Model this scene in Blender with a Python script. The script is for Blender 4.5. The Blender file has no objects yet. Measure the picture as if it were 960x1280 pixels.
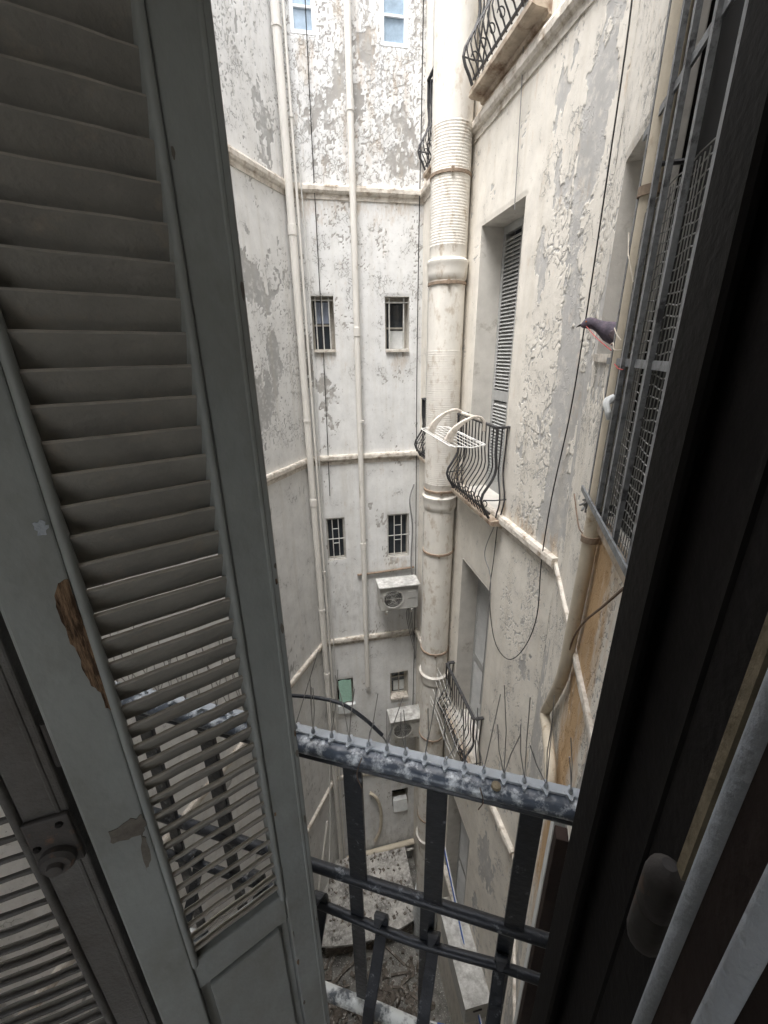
import bpy, math, random
import numpy as np
from mathutils import Matrix, Vector
random.seed(7); RNG = np.random.default_rng(7)
SC = bpy.context.scene
COL = SC.collection
R = math.radians
H = 11.45                      # camera height above the courtyard floor; z below is relative to the camera

# ------------------------------------------------------------------ camera
FPX = 526.3; PIT = R(20.68); ROLL = R(-.859); YAW = R(10.68)
FWD = np.array([math.sin(YAW)*math.cos(PIT), math.cos(YAW)*math.cos(PIT), -math.sin(PIT)])
RT = np.array([math.cos(YAW), -math.sin(YAW), 0.]); DN = np.cross(FWD, RT)
cr, sr = math.cos(ROLL), math.sin(ROLL)
cam_r = cr*RT - sr*DN; cam_d = sr*RT + cr*DN
cd = bpy.data.cameras.new('camera'); cam = bpy.data.objects.new('camera', cd); COL.objects.link(cam)
cd.sensor_fit = 'VERTICAL'; cd.sensor_height = 36.; cd.sensor_width = 27.; cd.lens = FPX/1280*36
cd.clip_start = .01; cd.clip_end = 500
m = Matrix.Identity(4)
for i in range(3):
    m[i][0] = cam_r[i]; m[i][1] = -cam_d[i]; m[i][2] = -FWD[i]
m[2][3] = H
cam.matrix_world = m
SC.camera = cam

# ------------------------------------------------------------------ world, sun, exposure
w = bpy.data.worlds.new('World'); SC.world = w; w.use_nodes = True
nt = w.node_tree; bg = nt.nodes['Background']
sky = nt.nodes.new('ShaderNodeTexSky'); sky.sky_type = 'NISHITA'; sky.sun_disc = False
SUN_EL, SUN_AZ = R(69), R(226)
sky.sun_elevation = SUN_EL; sky.sun_rotation = SUN_AZ; sky.dust_density = 3.0; sky.air_density = 1.0
hs = nt.nodes.new('ShaderNodeHueSaturation'); hs.inputs['Saturation'].default_value = .32   # overcast: almost white sky
nt.links.new(sky.outputs[0], hs.inputs['Color']); nt.links.new(hs.outputs[0], bg.inputs[0])
bg.inputs[1].default_value = .15
sl = bpy.data.lights.new('sun', 'SUN'); sl.energy = 1.0; sl.angle = R(40); sl.color = (1, .97, .93)
sun = bpy.data.objects.new('sun', sl); COL.objects.link(sun)
sd = Vector((math.sin(SUN_AZ)*math.cos(SUN_EL), math.cos(SUN_AZ)*math.cos(SUN_EL), math.sin(SUN_EL)))
sun.rotation_euler = sd.to_track_quat('Z', 'Y').to_euler(); sun.location = (0, 0, H+20)
vs = SC.view_settings; vs.view_transform = 'Standard'; vs.look = 'None'; vs.gamma = 1; vs.use_curve_mapping = False
vs.exposure = 2.45
SC.cycles.max_bounces = 8; SC.cycles.diffuse_bounces = 6

# ------------------------------------------------------------------ pixel helpers (photo pixels -> directions)
def ray(x, y):
    a = (x-480)/FPX; b = (y-640)/FPX
    return FWD + (cr*a+sr*b)*RT + (-sr*a+cr*b)*DN
def onP(x, y, nn, c): d = ray(x, y); return d*(c/(d@np.asarray(nn)))
def onX(x, y, X): return onP(x, y, (1, 0, 0), X)
def onY(x, y, Y): return onP(x, y, (0, 1, 0), Y)
def onZ(x, y, Z): return onP(x, y, (0, 0, 1), Z)
TH = R(26.6)
T = np.array([math.cos(TH), -math.sin(TH), 0.]); N = np.array([math.sin(TH), math.cos(TH), 0.]); UP = np.array([0, 0, 1.])
def L(u, v, z): return T*u + N*v + UP*z          # frame of our own window: u along the wall, v outwards
XR, YF, XL = 1.804, 6.4, .055                    # right wall, far wall, far-left corner
CU = .493                                        # wing wall, u = CU
ALF = R(32.3); LDIR = np.array([-math.sin(ALF), -math.cos(ALF), 0.]); LNRM = np.array([math.cos(ALF), -math.sin(ALF), 0.])
TOPZ = 6.5; GZ = -H

# ------------------------------------------------------------------ mesh helpers
class MB:
    def __init__(s): s.v = []; s.f = []
    def add(s, vs_, fs):
        o = len(s.v); s.v += [tuple(p) for p in vs_]; s.f += [tuple(i+o for i in f) for f in fs]; return s
    def box(s, c, ax, ay, az):                    # centre and three half-extent vectors
        c, ax, ay, az = map(np.asarray, (c, ax, ay, az))
        P = [c+i*ax+j*ay+k*az for k in (-1, 1) for j in (-1, 1) for i in (-1, 1)]
        F = [(0, 2, 3, 1), (4, 5, 7, 6), (0, 1, 5, 4), (2, 6, 7, 3), (0, 4, 6, 2), (1, 3, 7, 5)]
        if np.dot(np.cross(ax, ay), az) < 0: F = [f[::-1] for f in F]
        return s.add(P, F)
    def prism(s, prof, o, ex, ey, ez, l):         # profile (x,y) polygon extruded by l along ez
        o, ex, ey, ez = map(np.asarray, (o, ex, ey, ez)); n = len(prof)
        P = [o+x*ex+y*ey for x, y in prof] + [o+x*ex+y*ey+l*ez for x, y in prof]
        F = [(i, (i+1) % n, n+(i+1) % n, n+i) for i in range(n)] + [tuple(range(n))[::-1], tuple(range(n, 2*n))]
        return s.add(P, F)
    def tube(s, pts, r, seg=8, close=False):
        pts = [np.asarray(p, float) for p in pts]; n = len(pts)
        rs = r if hasattr(r, '__len__') else [r]*n
        rings = []; up = None
        for i, p in enumerate(pts):
            a = pts[max(i-1, 0)]; b = pts[min(i+1, n-1)]; d = b-a; d = d/(np.linalg.norm(d)+1e-12)
            if up is None:
                up = np.array([0, 0, 1.]) if abs(d[2]) < .9 else np.array([1., 0, 0])
            x = np.cross(d, up); x /= np.linalg.norm(x)+1e-12; y = np.cross(x, d); up = y
            rings.append([p+rs[i]*(math.cos(2*math.pi*k/seg)*x+math.sin(2*math.pi*k/seg)*y) for k in range(seg)])
        V = [q for rg in rings for q in rg]; F = []
        for i in range(n-1):
            for k in range(seg):
                F.append((i*seg+k, i*seg+(k+1) % seg, (i+1)*seg+(k+1) % seg, (i+1)*seg+k))
        F.append(tuple(range(seg))[::-1]); F.append(tuple(range((n-1)*seg, n*seg)))
        return s.add(V, F)
    def lathe(s, prof, o, ax=(0, 0, 1), seg=24):  # prof of (r, h) along axis ax
        o = np.asarray(o, float); ax = np.asarray(ax, float); ax /= np.linalg.norm(ax)
        e = np.array([1., 0, 0]) if abs(ax[0]) < .9 else np.array([0, 1., 0])
        x = np.cross(ax, e); x /= np.linalg.norm(x); y = np.cross(ax, x); V = []; F = []; n = len(prof)
        for r, h in prof:
            V += [o+ax*h+r*(math.cos(2*math.pi*k/seg)*x+math.sin(2*math.pi*k/seg)*y) for k in range(seg)]
        for i in range(n-1):
            for k in range(seg): F.append((i*seg+k, i*seg+(k+1) % seg, (i+1)*seg+(k+1) % seg, (i+1)*seg+k))
        F.append(tuple(range(seg))[::-1]); F.append(tuple(range((n-1)*seg, n*seg)))
        return s.add(V, F)
    def flat(s, pts, nrm, th):                    # polygon plate with thickness
        nrm = np.asarray(nrm); n = len(pts); pts = [np.asarray(p) for p in pts]
        V = pts + [p+nrm*th for p in pts]
        F = [tuple(range(n))[::-1], tuple(range(n, 2*n))] + [(i, (i+1) % n, n+(i+1) % n, n+i) for i in range(n)]
        return s.add(V, F)
    def build(s, name, mt, root=None, smooth=False, bevel=0, label=None, cat=None, group=None, kind=None):
        v = np.array(s.v, float); v[:, 2] += H
        base = np.array(root.matrix_world.translation) if root is not None and root.type == 'EMPTY' else None
        if base is None:
            if root is not None: base = np.array(root['_b'])
            else: base = np.array([(v[:, 0].min()+v[:, 0].max())/2, (v[:, 1].min()+v[:, 1].max())/2, v[:, 2].min()])
        me = bpy.data.meshes.new(name); me.from_pydata((v-base).tolist(), [], s.f); me.validate(); me.update()
        import bmesh
        bm = bmesh.new(); bm.from_mesh(me); bmesh.ops.recalc_face_normals(bm, faces=bm.faces); bm.to_mesh(me); bm.free()
        if smooth:
            me.polygons.foreach_set('use_smooth', [True]*len(me.polygons))
            me.set_sharp_from_angle(angle=R(38))
        me.materials.append(mt)
        o = bpy.data.objects.new(name, me); COL.objects.link(o)
        if root is not None:
            o.parent = root
        else: o.location = base
        o['_b'] = [float(q) for q in base]
        if bevel:
            b = o.modifiers.new('bevel', 'BEVEL'); b.width = bevel; b.segments = 2; b.limit_method = 'ANGLE'
        tag(o, label, cat, group, kind)
        return o
def tag(o, label=None, cat=None, group=None, kind=None):
    if label: o['label'] = label
    if cat: o['category'] = cat
    if group: o['group'] = group
    if kind: o['kind'] = kind
    return o
def thing(name, loc, label, cat, group=None, kind=None):
    o = bpy.data.objects.new(name, None); COL.objects.link(o); o.location = (loc[0], loc[1], loc[2]+H)
    o.matrix_world = Matrix.Translation(o.location); o.empty_display_size = .1
    return tag(o, label, cat, group, kind)
def copy_tree(o, off, label=None, parent=None):
    c = o.copy(); COL.objects.link(c); c.parent = parent
    if parent is None:
        c.location = Vector(o.location)+Vector(off)
        if label: c['label'] = label
    for ch in list(o.children): copy_tree(ch, off, None, c)
    return c
def spline(pts, n=8):
    pts = [np.asarray(p, float) for p in pts]; P = [2*pts[0]-pts[1]]+pts+[2*pts[-1]-pts[-2]]; out = []
    for i in range(1, len(P)-2):
        for k in range(n):
            t_ = k/n; a, b, c, d = P[i-1], P[i], P[i+1], P[i+2]
            out.append(.5*((2*b)+(-a+c)*t_+(2*a-5*b+4*c-d)*t_*t_+(-a+3*b-3*c+d)*t_**3))
    out.append(pts[-1]); return out

# ------------------------------------------------------------------ materials
def mat(name, col, rough=.7, var=.15, scale=6., bump=.0, bscale=40., spec=.3, col2=None, mask=None, metal=0., stretch=None):
    """principled with noise colour variation; col2/mask=(scale, lo, hi) adds irregular patches of a second colour"""
    mt = bpy.data.materials.new(name); mt.use_nodes = True; t = mt.node_tree; b = t.nodes['Principled BSDF']; lk = t.links.new
    b.inputs['Roughness'].default_value = rough; b.inputs['Specular IOR Level'].default_value = spec; b.inputs['Metallic'].default_value = metal
    tc = t.nodes.new('ShaderNodeNewGeometry'); vec = tc.outputs['Position']
    if stretch:
        mp = t.nodes.new('ShaderNodeMapping'); mp.inputs['Scale'].default_value = stretch; lk(vec, mp.inputs[0]); vec = mp.outputs[0]
    n1 = t.nodes.new('ShaderNodeTexNoise'); n1.inputs['Scale'].default_value = scale; n1.inputs['Detail'].default_value = 8; n1.inputs['Roughness'].default_value = .65
    lk(vec, n1.inputs['Vector'])
    cr_ = t.nodes.new('ShaderNodeValToRGB'); cr_.color_ramp.elements[0].position = .3; cr_.color_ramp.elements[1].position = .7
    cr_.color_ramp.elements[0].color = tuple(c*(1-var) for c in col)+(1,); cr_.color_ramp.elements[1].color = tuple(min(c*(1+var), .95) for c in col)+(1,)
    lk(n1.outputs['Fac'], cr_.inputs[0]); out = cr_.outputs[0]
    if col2:
        n2 = t.nodes.new('ShaderNodeTexNoise'); n2.inputs['Scale'].default_value = mask[0]; n2.inputs['Detail'].default_value = 6; n2.inputs['Roughness'].default_value = .7
        lk(vec, n2.inputs['Vector']); mr = t.nodes.new('ShaderNodeMapRange'); mr.inputs[1].default_value = mask[1]; mr.inputs[2].default_value = mask[2]
        lk(n2.outputs['Fac'], mr.inputs[0]); mx = t.nodes.new('ShaderNodeMix'); mx.data_type = 'RGBA'
        lk(mr.outputs[0], mx.inputs['Factor']); lk(out, mx.inputs['A']); mx.inputs['B'].default_value = tuple(col2)+(1,); out = mx.outputs['Result']
    lk(out, b.inputs['Base Color'])
    if bump:
        n3 = t.nodes.new('ShaderNodeTexNoise'); n3.inputs['Scale'].default_value = bscale; n3.inputs['Detail'].default_value = 5; lk(vec, n3.inputs['Vector'])
        bp = t.nodes.new('ShaderNodeBump'); bp.inputs['Strength'].default_value = bump; bp.inputs['Distance'].default_value = .004
        lk(n3.outputs['Fac'], bp.inputs['Height']); lk(bp.outputs[0], b.inputs['Normal'])
    return mt

def wall_mat(name, paint, plaster, stain=(.42, .26, .13), cz=.7, cs=15):
    """paint / bare plaster / stain come from the 'wl' vertex attribute: r peel, g tint per flake, b stain, a grime"""
    mt = bpy.data.materials.new(name); mt.use_nodes = True; t = mt.node_tree; b = t.nodes['Principled BSDF']; lk = t.links.new
    b.inputs['Roughness'].default_value = .88; b.inputs['Specular IOR Level'].default_value = .18
    at = t.nodes.new('ShaderNodeAttribute'); at.attribute_name = 'wl'; sp = t.nodes.new('ShaderNodeSeparateColor'); lk(at.outputs['Color'], sp.inputs[0])
    g = t.nodes.new('ShaderNodeNewGeometry'); pos = g.outputs['Position']
    def noise(s, det=6, st=None, ro=.6):
        v = pos
        if st:
            mp = t.nodes.new('ShaderNodeMapping'); mp.inputs['Scale'].default_value = st; lk(pos, mp.inputs[0]); v = mp.outputs[0]
        n = t.nodes.new('ShaderNodeTexNoise'); n.inputs['Scale'].default_value = s; n.inputs['Detail'].default_value = det; n.inputs['Roughness'].default_value = ro
        lk(v, n.inputs['Vector']); return n.outputs['Fac']
    def ramp(f, a, b_):
        mr = t.nodes.new('ShaderNodeMapRange'); mr.inputs[1].default_value = a; mr.inputs[2].default_value = b_; lk(f, mr.inputs[0]); return mr.outputs[0]
    def mix(f, a, b_, mode='MIX'):
        mx = t.nodes.new('ShaderNodeMix'); mx.data_type = 'RGBA'; mx.blend_type = mode
        for inp, val in ((mx.inputs['Factor'], f), (mx.inputs['A'], a), (mx.inputs['B'], b_)):
            if isinstance(val, (int, float)): inp.default_value = val
            elif isinstance(val, tuple): inp.default_value = val+(1,)
            else: lk(val, inp)
        return mx.outputs['Result']
    def math_(op, a, b_):
        n = t.nodes.new('ShaderNodeMath'); n.operation = op
        for i, val in enumerate((a, b_)):
            if isinstance(val, (int, float)): n.inputs[i].default_value = val
            else: lk(val, n.inputs[i])
        return n.outputs[0]
    n_mid, n_fine = noise(14), noise(90, 4)
    C = sp.outputs[1]
    # fine crazing and small chips, finer than the wall mesh
    dn_ = t.nodes.new('ShaderNodeTexNoise'); dn_.inputs['Scale'].default_value = 9; dn_.inputs['Detail'].default_value = 5; lk(pos, dn_.inputs['Vector'])
    vm = t.nodes.new('ShaderNodeVectorMath'); vm.operation = 'MULTIPLY_ADD'; lk(dn_.outputs['Color'], vm.inputs[0]); vm.inputs[1].default_value = (.17, .17, .22); lk(pos, vm.inputs[2])
    mp_ = t.nodes.new('ShaderNodeMapping'); mp_.inputs['Scale'].default_value = (1, 1, cz); lk(vm.outputs[0], mp_.inputs[0])
    vo = t.nodes.new('ShaderNodeTexVoronoi'); vo.feature = 'DISTANCE_TO_EDGE'; vo.inputs['Scale'].default_value = cs; lk(mp_.outputs[0], vo.inputs['Vector'])
    n_big = noise(4.5, 7); n_hi = noise(24, 8, (1, 1, .7), .72)
    gate = ramp(math_('ADD', n_big, math_('MULTIPLY', C, .17)), .60, .74)
    width = math_('MULTIPLY', n_mid, .13)
    crk = math_('MULTIPLY', math_('SUBTRACT', 1., math_('MINIMUM', math_('DIVIDE', vo.outputs['Distance'], width), 1.)), gate)
    crk = ramp(crk, .12, .5)
    chip = ramp(math_('ADD', n_hi, math_('MULTIPLY', C, .085)), .665, .69)
    pk = ramp(math_('ADD', sp.outputs[0], math_('MULTIPLY', math_('SUBTRACT', noise(34), .5), 1.1)), .40, .60)
    pk = math_('MULTIPLY', pk, math_('SUBTRACT', 1., math_('MULTIPLY', chip, .9)))
    pa = mix(ramp(n_big, .35, .7), paint, tuple(c*.84 for c in paint))
    pa = mix(math_('MULTIPLY', ramp(n_hi, .5, .70), .25), pa, tuple(c*.62 for c in paint))
    pl = mix(ramp(n_big, .3, .7), plaster, tuple(c*1.30 for c in plaster))
    pl = mix(math_('MULTIPLY', ramp(n_mid, .52, .68), .7), pl, tuple(c*.9 for c in paint))
    col = mix(pk, pl, pa)
    col = mix(math_('MULTIPLY', math_('MULTIPLY', crk, pk), .75), col, tuple(c*.75 for c in plaster))
    streak = ramp(noise(1, 6, (9, 9, .55), .6), .5, .78)
    col = mix(math_('MULTIPLY', streak, .35), col, tuple(c*s for c, s in zip(paint, (.62, .58, .5))))
    stn = ramp(math_('ADD', sp.outputs[2], math_('MULTIPLY', math_('SUBTRACT', noise(1, 7, (14, 14, 4), .7), .5), 2.0)), .30, .95)
    col = mix(math_('MULTIPLY', stn, .8), col, stain)
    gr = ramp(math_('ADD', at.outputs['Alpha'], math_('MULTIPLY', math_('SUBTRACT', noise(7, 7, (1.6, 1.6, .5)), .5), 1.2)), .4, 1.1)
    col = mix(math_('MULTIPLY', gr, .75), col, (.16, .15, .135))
    sk = ramp(noise(48, 3, None, .5), .70, .74)
    col = mix(math_('MULTIPLY', sk, .55), col, (.13, .12, .11))
    lk(col, b.inputs['Base Color'])
    hsum = math_('ADD', math_('MULTIPLY', n_fine, .30), math_('MULTIPLY', n_mid, .7))
    hsum = math_('ADD', hsum, math_('MULTIPLY', pk, .55)); hsum = math_('SUBTRACT', hsum, math_('MULTIPLY', crk, .7))
    curl = math_('MULTIPLY', ramp(vo.outputs['Distance'], .16, .02), math_('MULTIPLY', gate, .45)); hsum = math_('ADD', hsum, curl)
    bp = t.nodes.new('ShaderNodeBump'); bp.inputs['Strength'].default_value = .7; bp.inputs['Distance'].default_value = .005
    lk(hsum, bp.inputs['Height']); lk(bp.outputs[0], b.inputs['Normal'])
    return mt

M = {}
M['wall_far'] = wall_mat('wall_far', (.80, .805, .80), (.33, .32, .305), (.44, .33, .22))
M['wall_right'] = wall_mat('wall_right', (.80, .765, .70), (.42, .415, .405), (.50, .30, .12), .42, 17)
M['wall_left'] = wall_mat('wall_left', (.79, .79, .78), (.36, .36, .355))
M['cornice'] = mat('cornice', (.66, .62, .56), .85, .2, 9, .6, 60, .2, (.30, .24, .18), (11, .48, .70))
M['reveal'] = mat('reveal', (.62, .60, .56), .85, .12, 5, .3, 60, .2, (.30, .27, .23), (4, .58, .75))
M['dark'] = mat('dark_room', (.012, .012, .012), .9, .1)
M['glass'] = mat('window_glass', (.035, .042, .05), .08, .3, 5, spec=.6)
M['glass_sky'] = mat('sky_curtain_glass', (.34, .44, .54), .12, .25, 8, spec=.6)  # sky reflection and curtain tone put into the pane colour
M['white_frame'] = mat('white_frame', (.80, .82, .84), .5, .06, 10)
M['old_frame'] = mat('old_frame', (.38, .36, .32), .7, .25, 14, .3)
M['grille_paint'] = mat('grille_paint', (.55, .55, .53), .6, .2, 20)
M['pipe_white'] = mat('pipe_white', (.72, .70, .66), .55, .10, 7, .15, 60, .3, (.36, .32, .27), (9, .60, .78), stretch=(1, 1, .35))
M['pipe_cream'] = mat('pipe_cream', (.74, .715, .665), .75, .12, 5, .35, 70, .2, (.46, .39, .31), (11, .52, .70), stretch=(1, 1, .5))
M['pipe_band'] = mat('pipe_band', (.26, .20, .15), .7, .3, 20, .3)
M['pipe_beige'] = mat('pipe_beige', (.58, .52, .42), .6, .12, 7, .25, 60, .3, (.30, .22, .14), (10, .58, .75))
M['cable_black'] = mat('cable_black', (.02, .02, .02), .6, .2)
M['cable_grey'] = mat('cable_grey', (.22, .22, .22), .6, .2)
M['cable_white'] = mat('cable_white', (.6, .6, .58), .6, .1)
M['iron'] = mat('iron_black', (.045, .045, .048), .6, .35, 30, .3, 90, .4, (.16, .09, .05), (18, .60, .75))
M['iron_worn'] = mat('iron_worn', (.016, .019, .025), .42, .3, 30, .5, 60, .5, (.42, .45, .48), (26, .60, .80))
M['rail_top'] = mat('rail_top', (.06, .075, .10), .30, .3, 24, .7, 45, .6, (.60, .64, .67), (34, .50, .66))  # pale patches: droppings, plus sky highlights put into the colour
M['rail_dropping'] = mat('rail_dropping', (.10, .11, .12), .6, .3, 24, .6, 45, .4, (.68, .70, .68), (14, .42, .55))
M['slab'] = mat('balcony_slab', (.48, .41, .33), .9, .25, 8, .6, 50, .2, (.20, .13, .09), (6, .48, .68))
M['shutter_grey'] = mat('shutter_grey', (.40, .405, .40), .6, .12, 9, .2, 60)
M['shutter_blue'] = mat('shutter_blue', (.10, .14, .19), .6, .15, 9)
M['plastic_white'] = mat('plastic_white', (.62, .57, .51), .6, .15, 16, .1, 50, .3, (.40, .36, .31), (14, .5, .66))
M['wire_white'] = mat('wire_white', (.80, .80, .78), .4, .05)
M['ac_white'] = mat('ac_white', (.50, .495, .47), .55, .12, 8, .1, 60, .35, (.28, .26, .23), (7, .58, .72))
M['ac_dirty'] = mat('ac_top_droppings', (.54, .54, .525), .85, .35, 5, .6, 60, .2, (.28, .27, .255), (12, .42, .72))
M['ac_dark'] = mat('ac_fan', (.05, .055, .06), .5, .3, 12)
M['green_cloth'] = mat('green_cloth', (.42, .66, .55), .9, .12, 30, .3)
M['white_sheet'] = mat('white_sheet', (.66, .68, .68), .8, .12, 12, .3)
M['blue_paint'] = mat('blue_paint', (.04, .12, .42), .5, .15, 12)
M['pale_blue_tarp'] = mat('pale_blue_tarp', (.40, .46, .60), .7, .15, 8, .3)
M['ground'] = mat('courtyard_concrete', (.19, .185, .17), .9, .6, 4, .9, 30, .2, (.62, .61, .57), (38, .57, .64))
M['roof_dirty'] = mat('roof_droppings', (.33, .32, .30), .9, .75, 3, .9, 30, .2, (.64, .63, .60), (18, .46, .72))
M['debris'] = mat('debris', (.16, .14, .12), .95, .5, 9, .8, 40, .2, (.50, .48, .44), (11, .56, .64))
M['foil'] = mat('foil_wrap', (.62, .66, .68), .35, .25, 18, .9, 30, .5, metal=.3)
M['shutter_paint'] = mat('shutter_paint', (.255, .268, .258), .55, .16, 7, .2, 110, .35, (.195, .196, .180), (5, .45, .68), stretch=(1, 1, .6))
M['shutter_shaded'] = mat('shutter_shaded', (.105, .100, .094), .65, .2, 7, .5, 140, .3, (.07, .062, .055), (5, .45, .68))  # shutter paint darkened in colour for the panel in shade
M['slat_paint'] = mat('slat_paint', (.225, .215, .194), .7, .16, 14, .5, 110, .25, (.27, .24, .20), (22, .56, .74))
def dusty(mt, col, lo=.35, hi=.8, amt=.8):
    # dust lies on faces that look upwards
    t = mt.node_tree; b = t.nodes['Principled BSDF']; lk = t.links.new; src = b.inputs['Base Color'].links[0].from_socket
    g = t.nodes.new('ShaderNodeNewGeometry'); sp = t.nodes.new('ShaderNodeSeparateXYZ'); lk(g.outputs['Normal'], sp.inputs[0])
    n = t.nodes.new('ShaderNodeTexNoise'); n.inputs['Scale'].default_value = 35; n.inputs['Detail'].default_value = 6; lk(g.outputs['Position'], n.inputs['Vector'])
    ad = t.nodes.new('ShaderNodeMath'); ad.operation = 'MULTIPLY_ADD'; lk(n.outputs['Fac'], ad.inputs[0]); ad.inputs[1].default_value = .6; lk(sp.outputs['Z'], ad.inputs[2])
    mr = t.nodes.new('ShaderNodeMapRange'); mr.inputs[1].default_value = lo+.3; mr.inputs[2].default_value = hi+.3; mr.inputs[4].default_value = amt; lk(ad.outputs[0], mr.inputs[0])
    mx = t.nodes.new('ShaderNodeMix'); mx.data_type = 'RGBA'; lk(mr.outputs[0], mx.inputs['Factor']); lk(src, mx.inputs['A']); mx.inputs['B'].default_value = tuple(col)+(1,)
    lk(mx.outputs['Result'], b.inputs['Base Color'])
dusty(M['slat_paint'], (.44, .395, .33), .30, .85, .9)
M['bare_wood'] = mat('bare_wood', (.19, .125, .078), .85, .6, 320, .9, 200, .1, (.045, .028, .018), (170, .48, .60), stretch=(1, 1, .12))
M['scuff'] = mat('scuffed_paint', (.145, .130, .112), .8, .3, 30, .4, 90, .15)
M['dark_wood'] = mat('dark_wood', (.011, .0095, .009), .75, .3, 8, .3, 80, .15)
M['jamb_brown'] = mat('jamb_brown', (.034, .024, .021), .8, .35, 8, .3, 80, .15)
M['bead_grey'] = mat('bead_grey', (.40, .43, .47), .7, .15, 40, .6, 150, .2)
M['dust_beige'] = mat('dust_beige', (.26, .22, .155), .95, .35, 50, .6, 120, .1)
M['hinge'] = mat('hinge_painted', (.055, .05, .047), .6, .25, 30, .4, 70, .3, (.20, .10, .05), (16, .55, .68))
M['plastic_clear'] = mat('spike_strip_plastic', (.74, .79, .84), .12, .06, 30, .2, 60, .5)
b_ = M['plastic_clear'].node_tree.nodes['Principled BSDF']; b_.inputs['Transmission Weight'].default_value = .5; b_.inputs['IOR'].default_value = 1.45
M['steel'] = mat('spike_steel', (.32, .31, .30), .35, .2, 40, metal=.8)
M['rust_wire'] = mat('rust_wire', (.16, .11, .08), .7, .3, 40)
M['room_wall'] = mat('room_wall', (.62, .60, .56), .9, .1)
M['own_wall'] = mat('own_wall', (.62, .60, .56), .9, .15, 4, .5, 40)
M['grille_bar'] = mat('grille_bar', (.20, .21, .22), .55, .3, 30, .4, 60, .4, (.06, .06, .065), (16, .52, .64))
M['mesh_wire'] = mat('mesh_wire', (.27, .27, .26), .55, .25, 30, metal=.4)
M['string_red'] = mat('string_red', (.50, .10, .10), .8, .2)
M['string_pale'] = mat('string_pale', (.60, .55, .47), .8, .2)
M['feather'] = mat('feather', (.085, .072, .095), .75, .35, 26, .4, 90, .3, (.16, .12, .15), (18, .5, .68))
M['feather_wing'] = mat('feather_wing', (.15, .12, .13), .8, .35, 40, .5, 90, .2, (.06, .05, .06), (34, .5, .62))
M['pigeon_leg'] = mat('pigeon_leg', (.36, .10, .08), .7, .2)
M['beak'] = mat('beak', (.03, .03, .032), .5, .2)
M['eye'] = mat('pigeon_eye', (.45, .14, .03), .2, .1)

# ------------------------------------------------------------------ numpy noise for the peeling walls
def h2(i, j, s):
    x = (i.astype(np.int64)*374761393+j.astype(np.int64)*668265263+s*982451653) & 0xffffffff
    x = ((x ^ (x >> 13))*1274126177) & 0xffffffff; x = x ^ (x >> 16)
    x = (x*2246822519) & 0xffffffff; return ((x ^ (x >> 15)) & 0xffffff)/float(0xffffff)
def vn(x, y, s):
    i = np.floor(x); j = np.floor(y); fx = x-i; fy = y-j; fx = fx*fx*(3-2*fx); fy = fy*fy*(3-2*fy)
    a, b, c, d = h2(i, j, s), h2(i+1, j, s), h2(i, j+1, s), h2(i+1, j+1, s)
    return (a*(1-fx)+b*fx)*(1-fy)+(c*(1-fx)+d*fx)*fy
def fbm(x, y, s, o=4):
    r = 0; a = .5; tot = 0
    for k in range(o): r = r+a*vn(x*2**k+k*17.3, y*2**k-k*9.1, s+k); tot += a; a *= .55
    return np.clip((r/tot-.5)*2.0+.5, 0, 1)
def voro(x, y, s):
    i0 = np.floor(x); j0 = np.floor(y); F1 = np.full(x.shape, 9.); F2 = F1.copy(); cid = np.zeros(x.shape); cx = cid.copy(); cy = cid.copy()
    for di in (-1, 0, 1):
        for dj in (-1, 0, 1):
            i = i0+di; j = j0+dj; px = i+h2(i, j, s); py = j+h2(i, j, s+5); d = np.hypot(px-x, py-y)
            nw = d < F1; F2 = np.where(nw, F1, np.minimum(F2, d)); F1 = np.where(nw, d, F1)
            cid = np.where(nw, h2(i, j, s+11), cid); cx = np.where(nw, px, cx); cy = np.where(nw, py, cy)
    return F1, F2, cid, cx, cy
def sm(x, a, b): t_ = np.clip((x-a)/(b-a), 0, 1); return t_*t_*(3-2*t_)

def lines(lo, hi, cuts, fine, step_f, step_c):
    br = sorted({lo, hi} | {c for c in cuts if lo < c < hi} | {c for ab in fine for c in ab if lo < c < hi}); out = [lo]
    for a, b in zip(br[:-1], br[1:]):
        mid = (a+b)/2; st = step_f if any(p <= mid <= q for p, q in fine) else step_c
        k = max(1, int(math.ceil((b-a)/st))); out += [a+(b-a)*(i+1)/k for i in range(k)]
    return np.array(out)

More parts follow.
